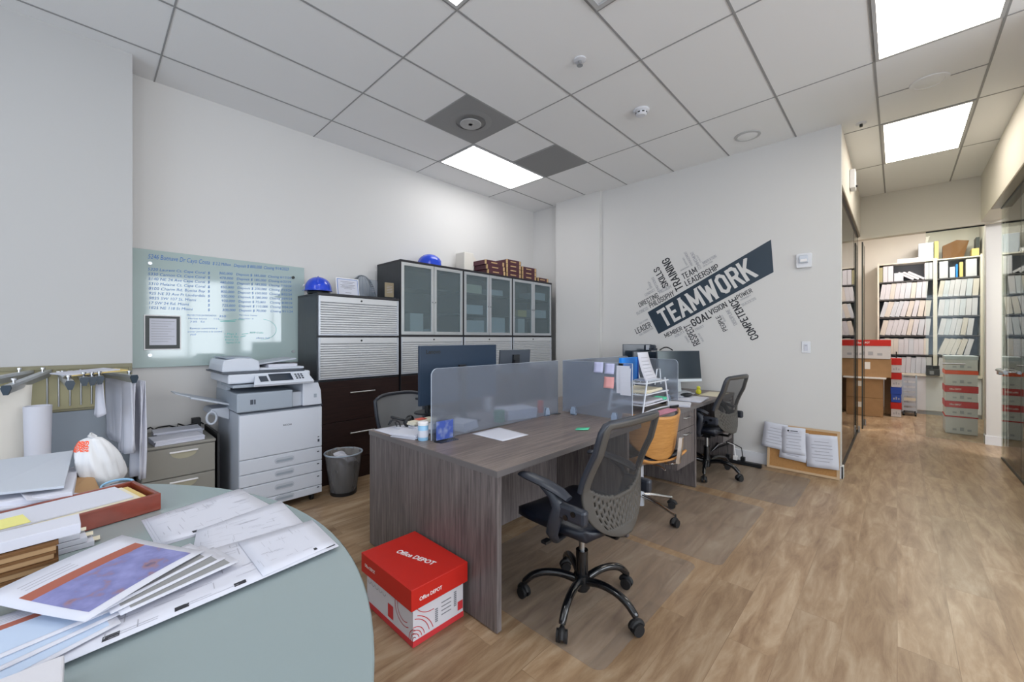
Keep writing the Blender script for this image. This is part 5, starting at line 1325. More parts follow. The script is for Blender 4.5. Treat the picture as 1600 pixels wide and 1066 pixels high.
m = MB(); m.prism([(-0.014, 0), (0.014, 0), (0.002, 0.02), (-0.002, 0.02)], -0.016, 0.016, Matrix(((1,0,0,2.638),(0,0,-1,1.40),(0,-1,0,1.152),(0,0,0,1)))); m.build('binder_clip', 'black_plastic', t)

# middle desk: wire tray tower, blue binder, price sheets
t = thing('wire_letter_tray', 'white wire letter tray tower with slanted legs on the middle desk', 'letter tray', (3.26, 1.55, DZ))
fx0, fx1, fy0, fy1 = 3.06, 3.46, 1.42, 1.70
for k, zz in enumerate((DZ+0.060, DZ+0.145, DZ+0.235)):
    m = MB(); r = 0.006
    m.tube([(fx0, fy0, zz), (fx1, fy0, zz), (fx1, fy1, zz), (fx0, fy1, zz)], r, 6, closed=True)
    for j in range(1, 6): m.tube([(fx0, fy0+(fy1-fy0)*j/6, zz-0.003), (fx1, fy0+(fy1-fy0)*j/6, zz-0.003)], 0.002, 5)
    m.tube([(fx1, fy0, zz), (fx1+0.05, fy0, zz)], r, 6)
    m.build('tray', 'wire_white', t, smooth=60)
for y in (fy0-0.005, fy1+0.005):
    for s, xx in ((1, fx0), (-1, fx1)):
        m = MB(); m.tube([(xx-s*0.05, y, DZ+0.009), (xx+s*0.03, y, DZ+0.26)], 0.007, 8); m.build('leg', 'wire_white', t, smooth=60)
    m = MB(); m.tube([(fx0-0.06, y, DZ+0.007), (fx0+0.1, y, DZ+0.016), (fx1-0.1, y, DZ+0.016), (fx1+0.06, y, DZ+0.007)], 0.006, 8); m.build('foot_bar', 'wire_white', t, smooth=60)
m = MB(); m.tube([(fx1-0.10, fy1, DZ+0.2), (fx1-0.07, fy1, DZ+0.34), (fx1-0.02, fy1-0.03, DZ+0.345), (fx1+0.01, fy1-0.05, DZ+0.2)], 0.005, 8); m.tube([(fx1-0.10, fy0+0.05, DZ+0.2), (fx1-0.06, fy0+0.05, DZ+0.33), (fx1, fy0+0.05, DZ+0.33), (fx1+0.02, fy0+0.05, DZ+0.2)], 0.005, 8); m.build('handle_hoop', 'wire_white', t, smooth=60)
pstack(3.26, 1.56, DZ+0.067, 0.34, 0.24, 0.018, 0.0, 'paper', 'white papers in the bottom level of the wire tray', 3)
pstack(3.26, 1.56, DZ+0.152, 0.34, 0.24, 0.022, 0.03, 'paper_cream', 'cream and white papers in the middle level of the wire tray', 3)
pstack(3.30, 1.50, DZ+0.242, 0.26, 0.12, 0.012, 0.0, 'copier_shade', 'grey folder lying in the top level of the wire tray', 2, 'folder', 'grey_folder')
t = thing('blue_binder', 'bright blue folder standing upright in the wire tray', 'binder', (3.12, 1.62, DZ+0.2))
m = MB(); m.box(3.00, 3.275, 1.585, 1.61, DZ+0.242, DZ+0.435); m.build('cover', 'binder_blue', t, bevel=0.002)
m = MB(); m.box(3.275, 3.29, 1.58, 1.615, DZ+0.242, DZ+0.435); m.build('spine', 'binder_blue_dark', t, bevel=0.002)
t = thing('leaning_sheet', 'long narrow printed white sheet standing slanted on the wire tray', 'paper', (3.2, 1.45, DZ+0.24))
m = MB(); f = quad_fn([(3.14,1.45,DZ+0.242),(3.37,1.45,DZ+0.242),(3.22,1.47,DZ+0.482),(3.035,1.47,DZ+0.482)]); m.grid(lambda u, v: f(u, v)+Vector((-0.02*math.sin(PI*v), 0.0, 0)), 3, 8); m.build('sheet', 'paper', t, solid=0.002, smooth=60)
m = MB(); 
for k in range(7): 
    v = 0.1+0.12*k; a = f(0.2, v)+Vector((-0.02*math.sin(PI*v), -0.004, 0)); b = f(0.8, v)+Vector((-0.02*math.sin(PI*v), -0.004, 0)); m.tube([a, b], 0.0018, 4)
m.build('printed_lines', 'ink_soft', t)
m = MB(); m.prism(rrect(2.98, 3.42, 1.30, 1.39, 0.01), DZ+0.001, DZ+0.006, None); tag(m.build('pink_folder', 'pink_folder'), 'flat pink folder on the aisle edge of the middle desk', 'folder')
m = MB(); m.cyl((3.46, 1.38, DZ+0.010), (3.58, 1.36, DZ+0.010), 0.009, 10); tag(m.build('marker_pen', 'black_plastic', smooth=40), 'black pen beside the pink folder', 'pen')
m = MB(); m.box(3.60, 3.70, 1.50, 1.60, DZ+0.04, DZ+0.06); tag(m.build('green_note_pad', 'paper_green', bevel=0.003), 'green note block on the black holder at the middle desk', 'note pad')
m = MB(); m.box(3.62, 3.69, 1.51, 1.59, DZ+0.001, DZ+0.039); tag(m.build('note_holder', 'black_plastic', bevel=0.003), 'small black holder under the green note block', 'holder')
pstack(3.67, 1.385, DZ+0.001, 0.20, 0.18, 0.018, 0.3, 'paper', 'white papers at the aisle edge of the middle desk before the rounded divider', 4)
pstack(3.62, 1.72, DZ+0.001, 0.16, 0.20, 0.02, -0.3, 'paper_cream', 'cream papers between wire tray and green note block', 3)
# far desk
pstack(4.08, 1.44, DZ+0.001, 0.34, 0.26, 0.014, 0.1, 'paper', 'white papers at the aisle edge of the far desk', 3)
sheet('paper_sheet', 'cream sheet by the wall end of the far desk', [(4.45,1.50,z),(4.85,1.50,z),(4.85,1.30,z),(4.45,1.30,z)], 'paper_cream')
m = MB(); m.ball((4.16, 1.50, DZ+0.034), 0.05, 10, (1.8, 1.0, 0.34)); tag(m.build('computer_mouse', 'black_plastic', smooth=60), 'black mouse on the papers of the far desk', 'mouse')
m = MB(); m.box(4.02, 4.40, 1.50, 1.62, DZ+0.016, DZ+0.03); tag(m.build('keyboard', 'silver_paint', bevel=0.004), 'silver keyboard below the dark screen on the far desk', 'keyboard')
t = thing('yellow_figure', 'small bright yellow figure below the screen on the far desk', 'toy', (4.50, 1.52, DZ))
m = MB(); m.ball((4.50, 1.50, DZ+0.03), 0.028, 8); m.ball((4.50, 1.50, DZ+0.07), 0.02, 8); m.tube([(4.46,1.50,DZ+0.05),(4.54,1.50,DZ+0.045)],0.008,6); m.build('body', 'yellow_toy', t, smooth=60)
# power strip and cables on the floor
t = thing('power_strip', 'black floor power strip with white and black plugs beside the far desk', 'power strip', (4.85, 1.15, 0))
m = MB(); m.box(4.78, 4.83, 0.99, 1.50, 0.004, 0.04); m.build('strip', 'black_plastic', t, bevel=0.004)
for k in range(3):
    m = MB(); m.box(4.785, 4.825, 1.14+0.07*k, 1.18+0.07*k, 0.04, 0.085); m.build('plug', 'ink_white' if k == 1 else 'black_plastic', t, bevel=0.004)
    m = MB(); m.tube([(4.80, 1.16+0.07*k, 0.085), (4.80+0.03, 1.18+0.07*k, 0.17+0.02*k), (4.86, 1.28+0.05*k, 0.20), (4.90, 1.42, 0.12+0.03*k), (4.90, 1.5, 0.05)], 0.005, 6); m.build('cord', 'black_plastic' if k != 1 else 'ink_white', t, smooth=60)
t = thing('computer_tower', 'black computer tower on the floor under the far desk', 'computer', (4.35, 1.65, 0))
m = MB(); m.box(3.90, 4.10, 2.0, 2.3, 0.004, 0.38); m.build('case', 'black_plastic', t, bevel=0.005)
# cork board leaning on the wall with three papers
t = thing('cork_board', 'wood framed cork board leaning on the wall at the corridor corner', 'cork board', (4.95, 0.68, 0))
T = Matrix.Translation((4.90, 0.0, 0.003)) @ Matrix.Rotation(0.13, 4, 'Y')
m = MB()
for b in ((0.385, 0.965, 0.0, 0.022), (0.385, 0.965, 0.425, 0.447), (0.385, 0.407, 0.022, 0.425), (0.943, 0.965, 0.022, 0.425)): m.box(0, 0.014, b[0], b[1], b[2], b[3], T)
m.build('frame', 'light_wood', t, bevel=0.001)
m = MB(); m.box(0.004, 0.012, 0.407, 0.943, 0.022, 0.425, T); m.build('cork', 'cork', t)
def pinned(y0, y1, z0, z1, dx, rot, lb, kind):
    tt = thing('pinned_paper', lb, 'paper', (4.93, (y0+y1)/2, (z0+z1)/2))
    yc, zc = (y0+y1)/2, (z0+z1)/2
    R_ = T @ Matrix.Translation((-dx, yc, zc)) @ Matrix.Rotation(rot, 4, 'X')
    w, h = (y1-y0)/2, (z1-z0)/2
    m = MB(); m.grid(lambda u, v: R_ @ Vector((-0.012*(1-v)**2, -w+2*w*u, -h+2*h*v)), 4, 8); m.build('sheet', 'paper', tt, solid=0.001, smooth=60)
    m = MB()
    for k in range(9):
        zz = h*0.55-0.03*k
        if zz < -h*0.8: break
        ln = w*(0.65 if k % 3 else 0.45)
        m.box(-0.0015-0.012*(1-(zz+h)/(2*h))**2-0.001, -0.0012-0.012*(1-(zz+h)/(2*h))**2, -ln, ln, zz, zz+0.006, R_)
    m.build('printed_lines', 'ink_soft', tt)
    if kind == 'logo':
        m = MB(); m.box(-0.003, -0.002, -w*0.35, w*0.3, h*0.68, h*0.74, R_); m.cyl(R_ @ Vector((-0.001, w*0.48, h*0.71)), R_ @ Vector((-0.003, w*0.48, h*0.71)), 0.009, 12); m.build('letterhead', 'ink_black', tt)
pinned(0.80, 1.005, 0.20, 0.475-0.02, 0.006, 0.08, 'leftmost white paper pinned on the leaning cork board', '')
pinned(0.63, 0.85, 0.115, 0.40, 0.008, 0.06, 'white paper behind the lettered sheet, middle of the cork board', '')
pinned(0.645, 0.835, 0.175, 0.435, 0.012, -0.02, 'middle white paper with a dark letterhead on the cork board', 'logo')
pinned(0.395, 0.64, 0.085, 0.395, 0.010, -0.06, 'rightmost white paper pinned on the leaning cork board', '')

# ============================================================ ROUND TABLE AND ITS LOAD
TC = (-0.76, 1.30); TR = 1.285; TZ = 0.74
t = thing('round_table', 'large round frosted green glass table in the left foreground', 'table', (TC[0], TC[1], 0))
T = Matrix.Translation((TC[0], TC[1], 0))
m = MB(); m.lathe([(TR-0.004, TZ-0.012), (TR, TZ-0.009), (TR, TZ-0.003), (TR-0.003, TZ)], 128, T); m.build('glass_top', 'table_glass', t, smooth=40)
m = MB(); m.lathe([(TR+0.0006, TZ-0.0095), (TR+0.0006, TZ-0.0035)], 128, T, cap=False); m.build('polished_edge', 'table_glass_edge', t, smooth=40)
m = MB(); m.lathe([(0.42, 0.003), (0.42, 0.02), (0.06, 0.035), (0.05, TZ-0.06), (0.18, TZ-0.03), (0.18, TZ-0.012)], 40, T); m.build('pedestal_base', 'steel', t, smooth=40)
# layered plan sheets
def plan(name, lb, corners, n_lines, seed, mat='paper', blocks=3, n=6, curl=None, cat='drawing sheet'):
    tt = thing(name, lb, cat, tuple(corners[0]))
    f0 = quad_fn(corners)
    def f(u, v):
        q = f0(u, v)
        if curl: q = q+Vector((0, 0, curl(u, v)))
        return q
    m = MB(); m.grid(f, n, n); m.build('sheet', mat, tt, solid=0.0012, smooth=60)
    rn = random.Random(seed); m = MB()
    def bar(u0, u1, v0, v1, e=0.0012):
        m.face([f(u0, v0)+Vector((0,0,e)), f(u1, v0)+Vector((0,0,e)), f(u1, v1)+Vector((0,0,e)), f(u0, v1)+Vector((0,0,e))])
    for k in range(n_lines):
        u = rn.uniform(0.04, 0.8); v = rn.uniform(0.05, 0.92); L = rn.uniform(0.06, 0.2)
        if rn.random() < 0.6: bar(u, u+L, v, v+0.006)
        else: bar(u, u+0.004, v, min(0.97, v+L))
    if n_lines: m.build('drawn_lines', 'ink_soft', tt)
    else: m.bm.free()
    m = MB()
    for k in range(blocks):
        u = (k+0.72)/blocks; bar(u, u+0.045, 0.05, 0.11)
    if blocks: m.build('title_blocks', 'ink_black', tt)
    else: m.bm.free()
    return tt
z = TZ+0.001
A = [(0.14,1.50),(0.395,1.50),(0.452,1.80),(0.128,1.75)]
for k in range(3):
    dx, dy = 0.006*k, 0.004*k
    plan('drawing_sheet', ['lowest sheet of the plan pile furthest on the round table', 'middle sheet of the plan pile furthest on the round table', 'top sheet of the plan pile furthest on the round table'][k],
         [(0.140+dx,1.495+dy,z+0.002*k),(0.45+dx,1.50-dy,z+0.002*k),(0.405+dx,1.84-dy,z+0.002*k),(0.126+dx,1.75-dy,z+0.002*k)], 0 if k < 2 else 40, 5, blocks=0 if k < 2 else 3)
plan('drawing_sheet', 'plan sheet in the middle of the round table, under the nearest long sheet', [(0.20,1.36,z+0.007),(0.475,1.26,z+0.007),(0.487,1.58,z+0.007),(0.235,1.52,z+0.007)], 34, 8, blocks=2)
plan('drawing_sheet', 'long white plan sheet with dark title blocks at the near edge of the pile', [(-0.06,1.06,z+0.010),(0.492,1.115,z+0.010),(0.503,1.335,z+0.010),(-0.02,1.36,z+0.010)], 70, 11, blocks=5)
plan('drawing_sheet', 'white sheet whose tip sticks out at the right of the plan pile', [(0.30,1.10,z+0.0125),(0.485,1.13,z+0.0125),(0.490,1.325,z+0.0125),(0.30,1.33,z+0.0125)], 22, 13, blocks=1)
# colour prints
def print_(lb, c4, zz, seed, rust=True, inner='print_purple', curl=None):
    tt = thing('colour_print', lb, 'print', (*c4[0], zz))
    c = [(*p, zz) for p in c4]; f0 = quad_fn(c)
    f = (lambda u, v: f0(u, v)+Vector((0, 0, curl(u, v)))) if curl else f0
    m = MB(); m.grid(f, 8, 8); m.build('sheet', 'paper', tt, solid=0.0016, smooth=60)
    g = lambda e, u0, u1, v0, v1: (lambda u, v: f(u0+(u1-u0)*u, v0+(v1-v0)*v)+Vector((0, 0, e)))
    m = MB(); m.grid(g(0.0013, 0.08, 0.93, 0.08, 0.62), 8, 8); m.build('picture', inner, tt, smooth=60)
    if rust:
        m = MB(); m.grid(g(0.0013, 0.08, 0.93, 0.62, 0.74), 8, 3); m.build('rust_strip', 'print_rust', tt, smooth=60)
    m = MB()
    for k in range(3): m.grid(g(0.0012, 0.15, 0.5, 0.79+0.04*k, 0.80+0.04*k), 3, 1)
    m.build('caption_lines', 'ink_soft', tt)
def prints():
    zz = z+0.016
    fan = [((-0.16,1.03), (0.05,1.12), (0.03,1.26), (-0.18,1.20)), ((-0.17,1.08), (0.08,1.16), (0.05,1.30), (-0.20,1.26)), ((-0.19,1.12), (0.12,1.19), (0.09,1.33), (-0.21,1.30))]
    lbs = ['lowest fanned colour print at the left edge of the table', 'second fanned colour print below the big picture', 'third fanned colour print just below the big picture']
    for k, c4 in enumerate(fan): print_(lbs[k], c4, zz+0.003*k, k, True, 'print_sky')
    for k, a in enumerate((0.0, 0.07, 0.14)):
        c4 = ((0.05-a*0.2,1.13+a*0.2), (0.27-a*0.3,1.19+a*0.5), (0.24-a*0.3,1.32+a*0.4), (0.03-a*0.2,1.26+a*0.2))
        print_(['small print slipping out under the right side of the big picture', 'second small print under the big picture', 'third small print under the big picture'][k], c4, zz+0.010+0.003*k, 20+k, True, 'vent_grey')
    print_('large colour print with a purple picture and rust strip, top of the table pile', ((-0.0,1.13), (0.215,1.285), (0.07,1.52), (-0.155,1.36)), zz+0.022, 9, True, 'print_purple', curl=lambda u, v: 0.012*v*v+0.004*math.sin(PI*u))
prints()
# red wood tray with papers
t = thing('wooden_tray', 'long glossy red-brown wooden tray holding papers on the round table', 'tray', (0.0, 1.9, TZ))
P0 = Vector((0.182, 1.815, 0)); P1 = Vector((-0.30, 1.70, 0)); Wd = Vector((-0.055, 0.235, 0))
def slab(m, a, b, c, d, z0, z1):
    m.prism([(q.x, q.y) for q in (a, b, c, d)], z0, z1)
e1 = (P1-P0).normalized()*0.013; e2 = Wd.normalized()*0.013
zt0, zt1 = TZ+0.001, TZ+0.058
for a, b, c, d in ((P0, P1, P1+e2, P0+e2), (P0+Wd-e2, P1+Wd-e2, P1+Wd, P0+Wd), (P0+e2, P0+e2+e1, P0+Wd-e2+e1, P0+Wd-e2), (P1+e2-e1, P1+e2, P1+Wd-e2, P1+Wd-e2-e1)):
    m = MB(); slab(m, a, b, c, d, zt0, zt1); m.build('side', 'red_wood', t, bevel=0.003)
m = MB(); slab(m, P0+e2+e1, P1+e2-e1, P1+Wd-e2-e1, P0+Wd-e2+e1, zt0, zt0+0.008); m.build('bottom', 'red_wood', t)
def trayp(s0, s1, w0, w1, zc, mat, lb, name='paper_sheet', th=0.004):
    A_ = lambda s, w: P0+(P1-P0)*s+Wd*w
    m = MB(); q = [A_(s0, w0), A_(s1, w0), A_(s1, w1), A_(s0, w1)]; slab(m, q[0], q[1], q[2], q[3], zc, zc+th); tag(m.build(name, mat), lb, 'papers')
trayp(0.05, 0.95, 0.10, 0.90, zt0+0.010, 'manila', 'cream folder pile filling the red wooden tray', 'folder_stack', 0.035)
trayp(0.09, 0.96, 0.14, 0.86, zt0+0.046, 'paper_cream', 'cream sheet on the folders in the red wooden tray')
trayp(0.12, 0.97, 0.20, 0.92, zt0+0.051, 'paper', 'white sheet on top of the red wooden tray')
trayp(0.58, 0.92, 0.22, 0.62, zt0+0.056, 'paper_yellow', 'yellow note sheet lying on the papers in the red tray', 'sticky_note', 0.001)
# brown and white bundles in front of the tray
bl_ = ['bottom', 'second', 'third', 'fourth']
for k in range(4):
    t = thing('brown_file', 'brown file, %s of the tan stack at the left table edge' % bl_[k], 'file', (-0.2, 1.45, TZ+0.02*k))
    o_ = 0.004*(k % 2)
    m = MB(); m.prism([(-0.054+o_, 1.50-o_), (-0.058+o_, 1.585), (-0.40, 1.60), (-0.40, 1.47)], TZ+0.001+0.021*k, TZ+0.001+0.021*k+0.013); m.build('pages', 'tan_edge', t, bevel=0.002)
    m = MB(); m.prism([(-0.050+o_, 1.497-o_), (-0.054+o_, 1.59), (-0.402, 1.605), (-0.402, 1.465)], TZ+0.0142+0.021*k, TZ+0.001+0.021*k+0.0205); m.build('cover', 'brown_folder', t, bevel=0.001)
for k in range(3):
    t = thing('white_booklet', ['bottom', 'middle', 'upper'][k]+' white booklet with cream tabs between tray and brown files', 'booklet', (-0.15, 1.65, TZ+0.02*k))
    dx = -0.014*k
    m = MB(); m.prism([(0.018+dx, 1.635), (0.012+dx, 1.70), (-0.35, 1.665), (-0.35, 1.61)], TZ+0.001+0.0155*k, TZ+0.001+0.0155*k+0.014); m.build('pages', 'paper', t, bevel=0.001)
    m = MB(); m.box(0.012+dx, 0.03+dx, 1.66+0.008*k, 1.69+0.005*k, TZ+0.006+0.0155*k, TZ+0.008+0.0155*k); m.build('tab', 'paper_cream', t)
t = thing('white_booklet', 'thick white pad on top of the booklets and brown files', 'booklet', (-0.15, 1.6, TZ+0.09))
m = MB(); m.prism([(-0.008, 1.515), (-0.012, 1.60), (-0.36, 1.56), (-0.36, 1.475)], TZ+0.0865, TZ+0.112); m.build('pages', 'paper', t, bevel=0.001)
o = bx('beige_box', 'box_white', (-0.20, -0.025, 0.90, 1.03, TZ+0.014, TZ+0.045), None, bevel=0.003); tag(o, 'beige box corner at the bottom left of the picture', 'box')
# heap behind the tray: folders, envelopes, carrier bag
def slabq(name, lb, c4, z0, z1, mat, cat, rz=0):
    m = MB(); vs0 = [m.bm.verts.new((*p, z0+dz)) for p, dz in c4]; vs1 = [m.bm.verts.new((*p, z1+dz)) for p, dz in c4]
    m.bm.faces.new(vs0[::-1]); m.bm.faces.new(vs1)
    for i in range(4): m.bm.faces.new([vs0[i], vs0[(i+1)%4], vs1[(i+1)%4], vs1[i]])
    tag(m.build(name, mat, bevel=0.001), lb, cat)
slabq('grey_folder', 'large pale grey folder propped on the heap behind the tray', [((-0.24, 2.05), 0.095), ((-0.05, 2.03), 0.08), ((-0.035, 2.46), 0.115), ((-0.26, 2.50), 0.11)], TZ+0.0, TZ+0.008, 'copier_shade', 'folder')
slabq('paper_bundle', 'white loose papers under the grey folder, at the left', [((-0.30, 2.04), 0.045), ((-0.03, 2.00), 0.04), ((-0.02, 2.36), 0.045), ((-0.30, 2.40), 0.05)], TZ, TZ+0.03, 'paper', 'papers')
slabq('brown_envelope', 'tan envelope peeking out under the grey folder', [((-0.06, 2.03), 0.03), ((0.045, 2.05), 0.008), ((0.02, 2.30), 0.04), ((-0.10, 2.30), 0.04)], TZ+0.004, TZ+0.012, 'tan_edge', 'envelope')
slabq('paper_sheet', 'white sheet sloping down right behind the red tray', [((-0.13, 1.985), 0.06), ((0.06, 2.06), 0.004), ((0.02, 2.17), 0.008), ((-0.16, 2.12), 0.07)], TZ+0.012, TZ+0.015, 'paper', 'paper')
slabq('paper_sheet', 'bluish white sheets at the left picture edge behind the tray', [((-0.32, 1.99), 0.05), ((-0.11, 2.00), 0.03), ((-0.10, 2.12), 0.035), ((-0.34, 2.12), 0.06)], TZ+0.016, TZ+0.022, 'paper', 'papers')
slabq('paper_sheet', 'flat white sheet between bag and red tray', [((-0.02, 2.06), 0.0), ((0.13, 2.09), 0.0), ((0.10, 2.20), 0.0), ((-0.04, 2.18), 0.0)], TZ+0.001, TZ+0.003, 'paper', 'paper')
t = thing('paper_plate', 'pale blue rimmed disc standing between bag and red tray', 'plate', (0.085, 2.13, TZ))
m = MB(); m.tube([(0.085+0.045*math.cos(2*PI*k/24), 2.12+0.02*math.sin(2*PI*k/24), TZ+0.035+0.012*math.sin(2*PI*k/24)) for k in range(24)], 0.004, 6, closed=True); m.build('rim', 'tin_blue', t, smooth=60)
m = MB(); m.lathe([(0.02, 0), (0.045, 0.03)], 24, Matrix.Translation((0.085, 2.12, TZ+0.003)) @ Matrix.Diagonal((1, 0.5, 1, 1)), cap=False); m.build('bowl', 'paper', t, smooth=60)
# carrier bag: creased sack, tied, with orange print
t = thing('plastic_bag', 'white tied plastic carrier bag with orange print on the round table', 'bag', (0.055, 2.32, TZ))
def bag(u, v, rs=1.0):
    a = 2*PI*u
    r = (0.082*(1-v)**0.38*(1-0.25*(1-v)**3)+0.004)*rs*(1+0.10*math.sin(3*a+4*v)+0.06*math.sin(8*a+6*v)+0.03*math.sin(17*a))
    if v < 0.12: r *= 0.86+1.1*v
    lean = -0.03*v
    return (0.048+r*math.cos(a)*1.0+lean, 2.31+r*math.sin(a)*0.85, TZ+0.002+0.195*v)
m = MB(); m.grid(bag, 56, 22); m.build('sack', 'bag_white', t, smooth=70)
m = MB(); m.grid(lambda u, v: bag(0.40+0.30*u, 0.74+0.20*v, 1.03), 30, 14, keep=lambda i, j: math.sin(i*1.1+j*2.3)+math.sin(i*2.7-j*1.3) > -0.55); m.build('orange_print', 'bag_orange', t, smooth=70)
m = MB(); m.tube([(0.025,2.30,TZ+0.19),(0.01,2.29,TZ+0.205),(0.015,2.31,TZ+0.208),(0.03,2.31,TZ+0.193)],0.006,6); m.build('knot', 'bag_white', t, smooth=60)

# ============================================================ PLAN RACK on the column wall
YR_ = 3.92
t = thing('plan_rack', 'khaki metal wall rack with swing arms for hanging drawings', 'rack', (-0.1, YR_, 1.0))
m = MB(); m.box(-0.62, 0.228, YR_-0.012, YR_-0.002, 0.86, 1.13); m.build('panel', 'khaki', t)
m = MB(); m.box(-0.62, 0.232, YR_-0.028, YR_-0.002, 1.125, 1.152); m.box(-0.62, 0.232, YR_-0.024, YR_-0.002, 0.85, 0.866); m.box(0.212, 0.232, YR_-0.028, YR_-0.002, 0.866, 1.125); m.build('rails', 'khaki_dark', t, bevel=0.002)
for k, x in enumerate((-0.17, -0.12, -0.07, -0.02, 0.03, 0.10)):
    m = MB(); m.tube([(x, YR_-0.014, 0.885), (x, YR_-0.016, 1.11)], 0.005, 8); h_ = m.build('upright_hook', 'steel', t, smooth=60)
    m = MB(); m.box(x-0.012, x+0.012, YR_-0.045, YR_-0.012, 1.098, 1.118); m.build('hook_block', 'steel', h_, bevel=0.003)
def clamp(p0, p1, lb, wing=True):
    p0 = Vector(p0); p1 = Vector(p1)
    t = thing('drawing_clamp', lb, 'clamp', tuple(p0))
    d = (p1-p0); L = d.length; q = d.normalized()
    sx = q.cross(Vector((0, 0, 1))).normalized()
    T = Matrix(((sx.x, 0, q.x, p0.x), (sx.y, 0, q.y, p0.y), (sx.z, 1, q.z, p0.z), (0, 0, 0, 1)))
    m = MB(); m.prism([(-0.016, 0.014), (-0.019, 0.0), (-0.008, -0.032), (0.008, -0.032), (0.019, 0.0), (0.016, 0.014)], 0, L, T); m.build('bar', 'alu', t)
    m = MB(); m.prism([(-0.020, 0.0), (-0.009, -0.035), (0.009, -0.035), (0.020, 0.0), (0.015, 0.016), (-0.015, 0.016)], L, L+0.012, T); m.build('end_cap', 'banner_navy', t)
    for s in (0.15, 0.85):
        c = p0+d*s
        m = MB(); m.cyl(c+Vector((0,0,0.012)), c+Vector((0,0,0.03)), 0.006, 8); m.cyl(c+Vector((0,0,0.03)), c+Vector((0,0,0.04)), 0.012, 10); m.build('wing_nut', 'chrome', t, smooth=40)
zc = 1.085
clamp((-0.105, 3.885, zc), (-0.060, 3.33, zc-0.01), 'aluminium drawing clamp, first from the left of the four pointing at the camera')
clamp((-0.02, 3.885, zc+0.002), (-0.004, 3.40, zc+0.002), 'aluminium drawing clamp, second of the four pointing at the camera')
clamp((0.022, 3.885, zc), (0.029, 3.42, zc), 'aluminium drawing clamp, third of the four pointing at the camera')
clamp((0.055, 3.885, zc+0.002), (0.061, 3.44, zc+0.002), 'aluminium drawing clamp gripping a thin hanging strip of paper')
clamp((0.10, 3.885, zc), (0.215, 3.48, zc-0.005), 'aluminium drawing clamp holding the thick hanging drawings by the column corner')
clamp((-0.165, 3.885, zc+0.03), (-0.295, 3.44, zc-0.025), 'swung-out aluminium clamp holding the wide drawing at the far left')
clamp((-0.24, 3.89, zc+0.03), (-0.50, 3.42, zc-0.01), 'rear swung-out aluminium clamp at the left picture edge')
t = thing('folder_on_rack', 'white and yellow folders lying across the drawing clamps', 'folder', (0.02, 3.6, 1.12))
T = Matrix.Translation((0.04, 3.62, 1.115)) @ Euler((0.02, -0.06, 0.25)).to_matrix().to_4x4()
m = MB(); m.box(-0.14, 0.13, -0.11, 0.10, 0, 0.005, T); m.build('yellow_folder', 'manila', t)
m = MB(); m.box(-0.16, 0.09, -0.09, 0.11, 0.006, 0.013, T @ RZ(0.12)); m.build('white_sheets', 'paper', t)
def hanging(lb, p0, p1, ztop, zbot, mat='paper', n=1, amp=0.01, taper=1.0, seed=0, th=0.003, cat='drawing'):
    t = thing('hanging_drawing', lb, cat, (p0[0], p0[1], ztop))
    P0_ = Vector((*p0, 0)); P1_ = Vector((*p1, 0)); d = P1_-P0_; nrm = Vector((-d.y, d.x, 0)).normalized()
    for k in range(n):
        ph = seed+k*1.3
        def f(u, v, k=k, ph=ph):
            w = taper + (1-taper)*v
            q = P0_+d*(0.5+(u-0.5)*w)
            q = q + nrm*(0.007*(k-(n-1)/2) + amp*(1-v)*math.sin(5*u+ph)+0.6*amp*(1-v)*math.sin(9*u+2*ph+3*v))
            zz = zbot+(ztop-zbot)*v + 0.012*(1-v)*math.sin(4*u+ph)
            return (q.x, q.y, zz)
        m = MB(); m.grid(f, 14, 10); m.build('sheet', mat, t, solid=th, smooth=70)
hanging('pale hanging drawings at the back of the clamp near the column corner', (0.10, 3.86), (0.175, 3.62), 1.06, 0.66, n=3, amp=0.010, seed=1)
hanging('bundle of blue-edged hanging drawings in front of the back ones', (0.16, 3.68), (0.215, 3.50), 1.055, 0.60, n=4, amp=0.012, seed=2)
hanging('rolled outermost hanging drawings at the column corner', (0.235, 3.70), (0.262, 3.52), 1.05, 0.42, n=4, amp=0.020, seed=4)
hanging('thin white paper strip hanging from the fourth clamp', (0.045, 3.50), (0.075, 3.46), 1.06, 0.86, n=1, amp=0.006, taper=1.5, seed=3)
hanging('wide cream drawing hanging at the far left of the rack', (-0.60, 3.50), (-0.215, 3.60), 1.06, 0.56, mat='wall_cream', n=2, amp=0.012, taper=0.9, seed=5)
t = thing('paper_roll', 'upright white paper roll standing behind the grey folder', 'paper roll', (-0.12, 3.2, TZ))
m = MB(); m.lathe([(0.056, 0.0), (0.060, 0.2), (0.066, 0.47), (0.058, 0.472), (0.05, 0.40)], 28, Matrix.Translation((-0.188, 3.50, 0.475)) @ Matrix.Diagonal((0.85, 0.75, 1, 1)), cap=False); m.build('roll', 'paper', t, smooth=60)
# blue-grey credenza under the rack carrying roll and bags
t = thing('credenza', 'blue grey panelled credenza under the wall rack', 'cabinet', (-0.3, 3.7, 0))
m = MB(); m.box(-1.6, 0.10, 3.30, 3.90, 0.0, 0.415); m.build('body', 'blue_grey_panel', t, bevel=0.004)
m = MB(); m.box(-1.6, 0.232, 3.895, 3.918, 0.416, 0.848); m.build('back_panel', 'blue_grey_panel', t)
